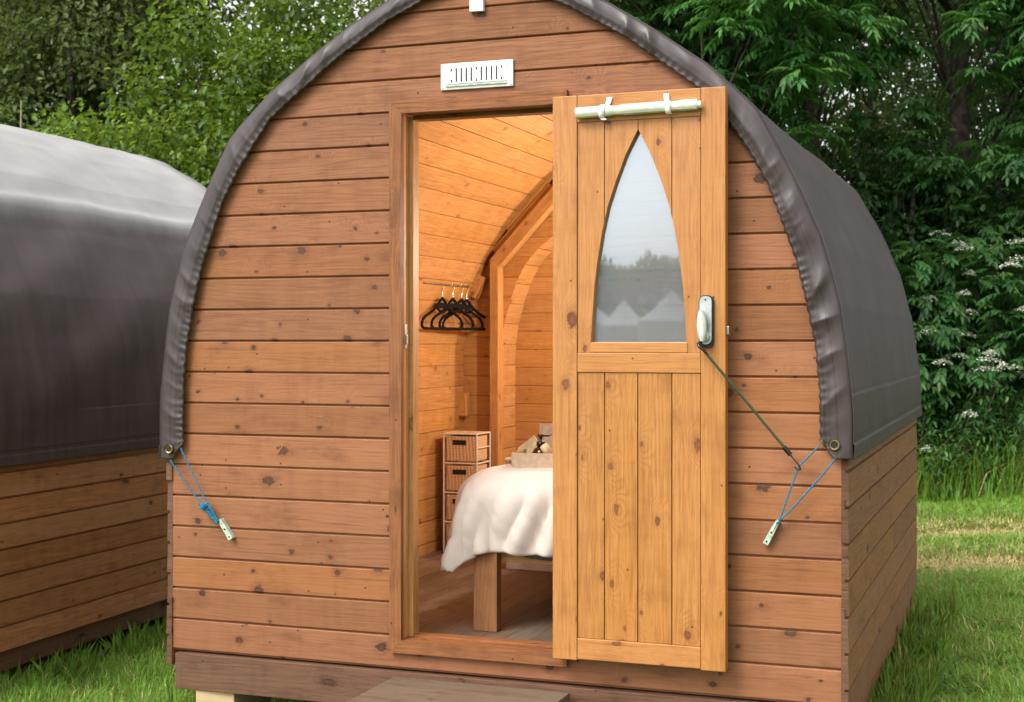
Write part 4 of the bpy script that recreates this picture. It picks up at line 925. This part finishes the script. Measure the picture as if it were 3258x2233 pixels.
def plant(name, label, cat, group, lat, z, rx, ry, z0, z1, ncl, mat, kind='simple', trunk=.09, lw_=(.055, .04), per=34, cr=.22, bright=0.0, spread=1.0, barkm='bark', lump=.5, hollow=.35, twigs=40, droop=.4):
    x, y = VF(lat, z); gz = float(ground_z(x)); root = empty(name, (x, y, gz-.03), label=label, cat=cat, group=group)
    ncl = int(ncl*(2.6 if kind == 'simple' else 2.4)); C = crown_points(ncl, rx, ry, z0, z1, hollow, lump); m = MB()
    # trunk and limbs reach out to some of the clusters
    th_ = max(.4, z0+(z1-z0)*.35); T = limb(m, (0, 0, -.05), (rng.normal()*.1, rng.normal()*.1, z0+(z1-z0)*.72), trunk, trunk*.35, 9, .06, 10)
    sel = rng.choice(len(C), min(twigs, len(C)), replace=False)
    for k in sel:
        t = T[min(len(T)-1, int(len(T)*min(.95, max(.15, (C[k][2]/(z1+.01))*.75))))]
        limb(m, t, C[k], max(.006, trunk*.13), .003, 5, .18, 6)
    m.build('trunk', MT[barkm], root)
    Vs, Fs, B = [], [], []; k0 = 0
    if kind == 'simple':
        n = ncl*per; ci = np.repeat(np.arange(ncl), per); u = unit(n)*(rng.random(n)**.5)[:, None]*cr
        base = C[ci]+u*np.array([1, 1, .75]); out = C[ci]/np.array([rx, ry, 1]); out[:, 2] = .2
        D = u/cr*.9+unit(n)*.55+np.array([0, 0, -.15]); Nn = unit(n)*.55+np.array([0, 0, 1.0])+out*.35
        L = lw_[0]*(.6+.7*rng.random(n)); V, F = leaves(base, D, Nn, L, lw_[1]/lw_[0]*L)
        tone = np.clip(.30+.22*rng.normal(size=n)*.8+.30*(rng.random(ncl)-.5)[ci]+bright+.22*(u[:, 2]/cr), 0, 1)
        Vs.append(V); Fs.append(F); B.append(np.repeat(np.c_[tone, rng.random(ncl)[ci]*.6+.4*rng.random(n), rng.random(n)], 2, 0))
    else:                                                # pinnate leaves: leaflets in pairs along a drooping stalk
        nl = per; ncomp = ncl*nl; ci = np.repeat(np.arange(ncl), nl)
        az = rng.random(ncomp)*6.283; el = rng.random(ncomp)*1.1-.35
        d0 = np.c_[np.cos(az)*np.cos(el), np.sin(az)*np.cos(el), np.sin(el)]; ln = cr*(.75+.5*rng.random(ncomp))
        start = C[ci]+unit(ncomp)*.05
        npair = 5; alls = []
        tonec = np.clip(.32+.18*rng.normal(size=ncomp)+.30*(rng.random(ncl)-.5)[ci]+bright, 0, 1); hue = rng.random(ncomp)
        for q in range(npair+1):
            s = .25+.75*q/npair; pos = start+d0*(ln*s)[:, None]; pos[:, 2] -= droop*ln*s**2
            tang = d0.copy(); tang[:, 2] -= 2*droop*s; tang /= np.linalg.norm(tang, axis=1)[:, None]
            side = np.cross(tang, np.array([0, 0, 1.0])); side /= np.linalg.norm(side, axis=1)[:, None]+1e-6; up = np.cross(side, tang)
            for sg in ((-1, 1) if q < npair else (0,)):
                Dl = tang*(.75 if sg else 1)+side*sg*.75+np.array([0, 0, -.28])+unit(ncomp)*.12
                L = lw_[0]*(.75+.4*rng.random(ncomp))*(1-.25*(q == 0)); V, F = leaves(pos, Dl, up+unit(ncomp)*.25, L, L*lw_[1]/lw_[0], .18, .12)
                F = F+k0; k0 += len(V); Vs.append(V); Fs.append(F); B.append(np.repeat(np.c_[np.clip(tonec+.06*rng.normal(size=ncomp), 0, 1), hue, rng.random(ncomp)], 2, 0))
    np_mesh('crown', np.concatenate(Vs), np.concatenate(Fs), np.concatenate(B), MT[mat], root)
    return root, C
tuft_mesh(); weed_mesh()
G1, G2, G3 = 'shrubs along the left of the hedge', 'trees behind the pods', 'understorey bushes at the right'
S = lambda *a, **k: plant(*a, **k)
# left: bright mixed hedge in front, duller trees behind
S('hedge_shrub', 'bright green leafy shrub at the left edge just above the neighbouring cover', 'shrub', G1, -4.35, 11.2, 1.0, .8, .3, 3.35, 150, 'leaf_hedge', bright=.12, trunk=.05, cr=.24, per=64)
S('hedge_shrub', 'light green bramble-like shrub spilling low behind the neighbouring cover', 'shrub', G1, -3.05, 11.0, .95, .8, .3, 3.5, 150, 'leaf_hedge', bright=.2, trunk=.05, cr=.24, per=64)
S('hedge_shrub', 'tall round-leaved hedge shrub right of the dark hollow at upper left', 'shrub', G1, -2.15, 11.9, 1.25, 1.0, .4, 4.6, 200, 'leaf_hedge', bright=.05, trunk=.07, cr=.26, per=62, lw_=(.06, .045), lump=.7)
S('hedge_shrub', 'dense hedge shrub directly behind the left shoulder of the open pod', 'shrub', G1, -1.0, 12.1, 1.1, 1.0, .4, 4.7, 180, 'leaf_hedge', bright=.0, trunk=.07, cr=.26, per=62, lump=.7)
S('hedge_shrub', 'yellow-topped hedge shrub rising behind the cover near the peak of the pod', 'shrub', G1, -.05, 12.6, 1.1, 1.0, .6, 5.0, 150, 'leaf_hedge', bright=.12, trunk=.07, cr=.28, per=58, lump=.7)
S('broadleaf_tree', 'olive-green tree with a lighter crown between the two darker trees at upper left', 'tree', G2, -4.3, 13.9, 1.1, 1.0, .6, 6.4, 230, 'leaf_dull', trunk=.09, cr=.3, per=40, lw_=(.065, .045), bright=.18)
S('broadleaf_tree', 'dull olive tree filling the far upper left corner', 'tree', G2, -5.2, 15.2, 1.9, 1.5, 1.0, 7.4, 330, 'leaf_dull', trunk=.13, cr=.34, per=40, lw_=(.075, .05))
S('broadleaf_tree', 'shadowy olive tree behind the dark hollow at upper left', 'tree', G2, -3.35, 15.8, 1.7, 1.4, .8, 7.2, 170, 'leaf_dull', trunk=.14, cr=.34, per=40, lw_=(.075, .05), bright=-.08)
S('broadleaf_tree', 'thin olive tree with pale sky showing between its leaves behind the left hedge', 'tree', G2, -1.5, 16.4, 1.5, 1.3, 1.2, 7.0, 130, 'leaf_dull', trunk=.12, cr=.32, per=34, lw_=(.075, .05), bright=.1, lump=.8)
S('broadleaf_tree', 'feathery olive tree behind the peak of the open pod', 'tree', G2, .3, 16.6, 1.6, 1.4, 1.4, 7.4, 150, 'leaf_dull', trunk=.12, cr=.32, per=36, lw_=(.075, .05), bright=.12, lump=.7)
for (lt, zz, w_, lab) in ((-6.6, 19.6, 2.2, 'far dull tree at the extreme upper left, behind the olive trees'), (1.6, 20.4, 2.2, 'far dark tree hidden behind the shoulder of the pod'), (6.3, 20.2, 2.2, 'far dark tree behind the bare ash trunk at upper right')):
    S('broadleaf_tree', lab, 'tree', 'far trees behind the hedge', lt, zz, w_, 1.3, .6, 9.6, 230, 'leaf_dull', trunk=.14, cr=.42, per=34, lw_=(.12, .085), bright=-.05)
# right: ash trees, dark understorey
S('ash_tree', 'ash tree with drooping feathered leaves overhanging the right shoulder of the pod', 'tree', G2, 1.75, 11.9, 1.35, 1.1, 2.75, 6.2, 120, 'leaf_ash', 'pinnate', trunk=.13, lw_=(.10, .03), per=11, cr=.25, bright=.06, hollow=.3, twigs=60)
S('ash_tree', 'dark straight-trunked ash tree standing bare-stemmed at the upper right', 'tree', G2, 4.25, 13.6, 1.7, 1.3, 4.35, 8.4, 110, 'leaf_ash', 'pinnate', trunk=.135, lw_=(.10, .03), per=11, cr=.25, hollow=.2, twigs=70)
S('ash_tree', 'ash tree leaning in at the far right edge with pale green leaf tips', 'tree', G2, 5.35, 12.6, 1.15, 1.1, 1.9, 6.4, 130, 'leaf_ash', 'pinnate', trunk=.10, lw_=(.11, .033), per=11, cr=.25, bright=.05, twigs=60)
S('ash_tree', 'slender ash with a mossy trunk just beyond the right shoulder of the pod', 'tree', G2, 2.84, 13.2, 1.0, .9, 3.7, 7.2, 70, 'leaf_ash', 'pinnate', trunk=.12, lw_=(.11, .033), per=11, cr=.25, twigs=50)
S('broadleaf_tree', 'shady thicket tree deep behind the right side of the pod', 'tree', G2, 2.2, 16.2, 1.6, 1.3, .6, 7.6, 230, 'leaf_dark', trunk=.12, cr=.34, per=40, lw_=(.06, .042))
S('broadleaf_tree', 'thin sunlit-edged thicket tree behind the bare ash trunk', 'tree', G2, 4.35, 17.4, 1.8, 1.3, .6, 8.0, 185, 'leaf_dull', trunk=.12, cr=.34, per=36, lw_=(.06, .042), bright=.12, lump=.8)
S('broadleaf_tree', 'dark thicket tree deep at the far right edge', 'tree', G2, 5.7, 16.2, 1.6, 1.3, .6, 7.6, 200, 'leaf_dark', trunk=.12, cr=.34, per=40, lw_=(.06, .042))
S('understorey_bush', 'dark glossy bush tight against the right flank of the pod cover', 'bush', G3, 2.45, 13.5, 1.1, .9, .2, 3.1, 150, 'leaf_dark', trunk=.05, cr=.25, per=30, lw_=(.075, .058))
S('understorey_bush', 'dark round-leaved bush in the middle of the right-hand thicket', 'bush', G3, 3.55, 13.6, 1.15, .9, .2, 3.3, 170, 'leaf_dark', trunk=.05, cr=.25, per=30, lw_=(.075, .058), bright=.04)
S('understorey_bush', 'dark bush at the far right edge behind the white blossom', 'bush', G3, 4.8, 13.6, 1.1, .9, .2, 3.2, 150, 'leaf_dark', trunk=.05, cr=.25, per=30, lw_=(.075, .058))
S('understorey_bush', 'feathery leaved bush above the white blossom right of the pod', 'bush', G3, 3.6, 13.1, 1.3, .45, 1.4, 3.55, 75, 'leaf_elder', 'pinnate', trunk=.05, lw_=(.09, .034), per=7, cr=.24, bright=.02)
# elder with blossom
def umbel(V, F, B, k0, p, r):
    n = 110; a = rng.random(n)*6.283; q = np.sqrt(rng.random(n))*r
    c = np.c_[p[0]+q*np.cos(a), p[1]+q*np.sin(a), p[2]+.035*(1-(q/r)**2)+rng.normal(size=n)*.006]
    D = unit(n); D[:, 2] *= .3; Vv, Ff = leaves(c, D, np.tile([0, 0, 1.0], (n, 1))+unit(n)*.5, .017, .016, .1, 0)
    V.append(Vv); F.append(Ff+k0); B.append(np.full((len(Ff), 3), .5)); return k0+len(Vv)
def blossom(root, pts, r=.06):
    V, F, B, k = [], [], [], 0
    for p in pts: k = umbel(V, F, B, k, p, r*rng.uniform(.6, 1.3))
    np_mesh('blossom', np.concatenate(V), np.concatenate(F), np.concatenate(B), MT['petal'], root)
for (lat, z, rx, n, nb, lab) in ((3.3, 12.25, .6, 44, 22, 'elder bush with cream blossom beside the right flank of the pod'), (4.15, 12.35, .75, 58, 36, 'elder bush with cream blossom at the right edge of the photo')):
    r_, C = S('elder_bush', lab, 'bush', 'blossoming elder bushes', lat, z, rx, .42, .45, 2.2, n, 'leaf_elder', 'pinnate', trunk=.035, lw_=(.085, .034), per=8, cr=.22, bright=.08)
    P = C[rng.choice(len(C), min(nb, len(C)), False)]; fx, fy = VF(0, 0)
    dvec = np.array([SN, -CS, 0])                          # towards the open field
    P = P+dvec*.18+np.array([0, 0, .10])+rng.normal(size=P.shape)*.08; blossom(r_, P[P[:, 2] > 1.05], .085)
# cow parsley and nettles at the hedge foot
def stem_plant(name, lab, cat, grp, lat, z, h, flower):
    x, y = VF(lat, z); root = empty(name, (x, y, float(ground_z(x))-.01), label=lab, cat=cat, group=grp); m = MB(); V, F, B, k = [], [], [], 0; tips = []
    for s in range(8):
        tip = (rng.normal()*.22, rng.normal()*.14, h*rng.uniform(.55, 1.05)); P = limb(m, (rng.normal()*.04, rng.normal()*.04, 0), tip, .006, .003, 5, .05, 6); tips.append(tip)
        for p in P[1:-1]:
            n = 26; c = np.tile(np.array(p), (n, 1))+rng.normal(size=(n, 3))*.07; Vv, Ff = leaves(c, unit(n)+np.array([0, 0, -.1]), unit(n)*.5+np.array([0, 0, 1.0]), .07, .026); V.append(Vv); F.append(Ff+k); k += len(Vv); B.append(np.repeat(np.c_[np.clip(.5+.2*rng.normal(size=n), 0, 1), rng.random(n), rng.random(n)], 2, 0))
    m.build('stem', MT['twig'], root); np_mesh('foliage', np.concatenate(V), np.concatenate(F), np.concatenate(B), MT['leaf_elder'], root)
    if flower: blossom(root, tips, .05)
for k, (lat, z, h, fl, lab) in enumerate(((3.2, 12.0, 1.25, 1, 'white-flowered cow parsley close to the rear right edge of the pod'), (3.6, 12.0, .75, 1, 'short white-flowered cow parsley in the long grass right of the pod'), (3.85, 12.05, 1.5, 1, 'tall white-flowered cow parsley under the elder blossom'), (4.2, 12.0, 1.1, 0, 'leafy green hedge weed at the far right edge'), (4.05, 11.9, .6, 0, 'low leafy green weed in the long grass at right'), (3.4, 11.95, .9, 0, 'upright leafy green weed beside the cow parsley near the pod'))):
    stem_plant('cow_parsley' if fl else 'hedge_weed', lab, 'wild plant', 'wild plants at the hedge foot', lat, z, h, fl)
for k in range(11):
    stem_plant('hedge_weed', 'leafy green weed in the row growing along the hedge foot at the right', 'wild plant', 'green weeds along the hedge foot', 3.0+k*.165+random.uniform(-.06, .06), 12.0+random.uniform(-.1, .45), random.uniform(.45, .95), 0)
# pale dead stem at the far left
x, y = VF(-3.62, 10.35); m = MB(); limb(m, (0, 0, 0), (.02, .05, 3.35), .016, .006, 6, .03, 12); o = m.build('dead_stem', MT['deadtwig']); o.location = (x, y, float(ground_z(x))); tag(o, 'thin pale dead stem standing upright in front of the olive trees at far left', 'dead stem')
# ---- the field behind the photographer, seen in the door glass: three bell tents before a line of trees
tents = [(-6.5, -23.5, 'white bell tent in the field behind the photographer, left of three'), (-4.1, -23.0, 'white bell tent in the field behind the photographer, middle of three'), (-9.2, -26, 'white bell tent in the field behind the photographer, farthest of three')]
for (x, y, lab) in tents:
    m = MB(); prof = [(1.5, 0), (1.45, 1.0), (1.38, 1.42), (.8, 1.75), (.3, 2.15), (.06, 2.38), (0, 2.4)]; rows = []
    for r, z in prof: rows.append([(r*math.cos(2*math.pi*k/24)*(1 if z < .8 or k % 2 else .96), r*math.sin(2*math.pi*k/24)*(1 if z < .8 or k % 2 else .96), z) for k in range(24)])
    m.grid(rows, closed=True, sm=False); o = m.build('bell_tent', MT['tent']); o.scale = (1.15, .8, .82+.06*math.sin(x*9)); o.rotation_euler.z = x*1.7; o.location = (x, y, float(ground_z(x))-.02); tag(o, lab, 'tent', 'bell tents in the field')
n = 9000; xx = rng.uniform(-60, 30, n); tops = 4.3+1.2*np.array([nz(a*.25, 3, 1)+.6*nz(a*.9, 8, 2) for a in xx]); C = np.c_[xx, -62+rng.normal(size=n)*1.2, rng.random(n)**.7*tops]
V, F = leaves(C, unit(n), unit(n), .75, .6); o = np_mesh('distant_wood', V, F, np.repeat(np.c_[.3+.3*rng.random(n), rng.random(n), rng.random(n)], 2, 0), MT['leaf_dull']); tag(o, 'distant belt of trees across the open field', 'wood', kind='stuff')

# ================================================================== light, sky, camera
w = bpy.data.worlds.new('World'); SC.world = w; w.use_nodes = True; nt = w.node_tree; nt.nodes.clear()
sky = nt.nodes.new('ShaderNodeTexSky'); sky.sky_type = 'NISHITA'; sky.sun_disc = False; sky.sun_elevation = R(48); sky.sun_rotation = R(205); sky.dust_density = 4.0; sky.air_density = 1.2
hs = nt.nodes.new('ShaderNodeHueSaturation'); hs.inputs['Saturation'].default_value = .06; hs.inputs['Value'].default_value = 1.0
bg_ = nt.nodes.new('ShaderNodeBackground'); bg_.inputs[1].default_value = .15; ou = nt.nodes.new('ShaderNodeOutputWorld')
nt.links.new(sky.outputs[0], hs.inputs['Color']); nt.links.new(hs.outputs[0], bg_.inputs[0]); nt.links.new(bg_.outputs[0], ou.inputs[0])
sl = bpy.data.lights.new('sun', 'SUN'); sl.energy = .8; sl.angle = R(22); sl.color = (1, .96, .9); so = bpy.data.objects.new('sun', sl); link(so)
az, el = R(205), R(48); d = Vector((math.sin(az)*math.cos(el), math.cos(az)*math.cos(el), math.sin(el)))
so.rotation_euler = d.to_track_quat('Z', 'Y').to_euler()
cam = bpy.data.cameras.new('camera'); co = bpy.data.objects.new('camera', cam); link(co); co.location = CAM; co.rotation_euler = (R(90), 0, TH)
cam.sensor_width = 36; cam.lens = 50; cam.shift_y = -(1116.5-1085)/3258; cam.clip_end = 800; cam.clip_start = .05
cam.dof.use_dof = True; cam.dof.focus_distance = 4.9; cam.dof.aperture_fstop = 6.3
SC.camera = co
SC.view_settings.view_transform = 'Standard'; SC.view_settings.look = 'None'; SC.view_settings.exposure = 1.02; SC.view_settings.gamma = 1
SC.cycles.max_bounces = 8; SC.cycles.diffuse_bounces = 4; SC.cycles.transmission_bounces = 4; SC.cycles.transparent_max_bounces = 8
try: SC.cycles.use_denoising = True
except Exception: pass
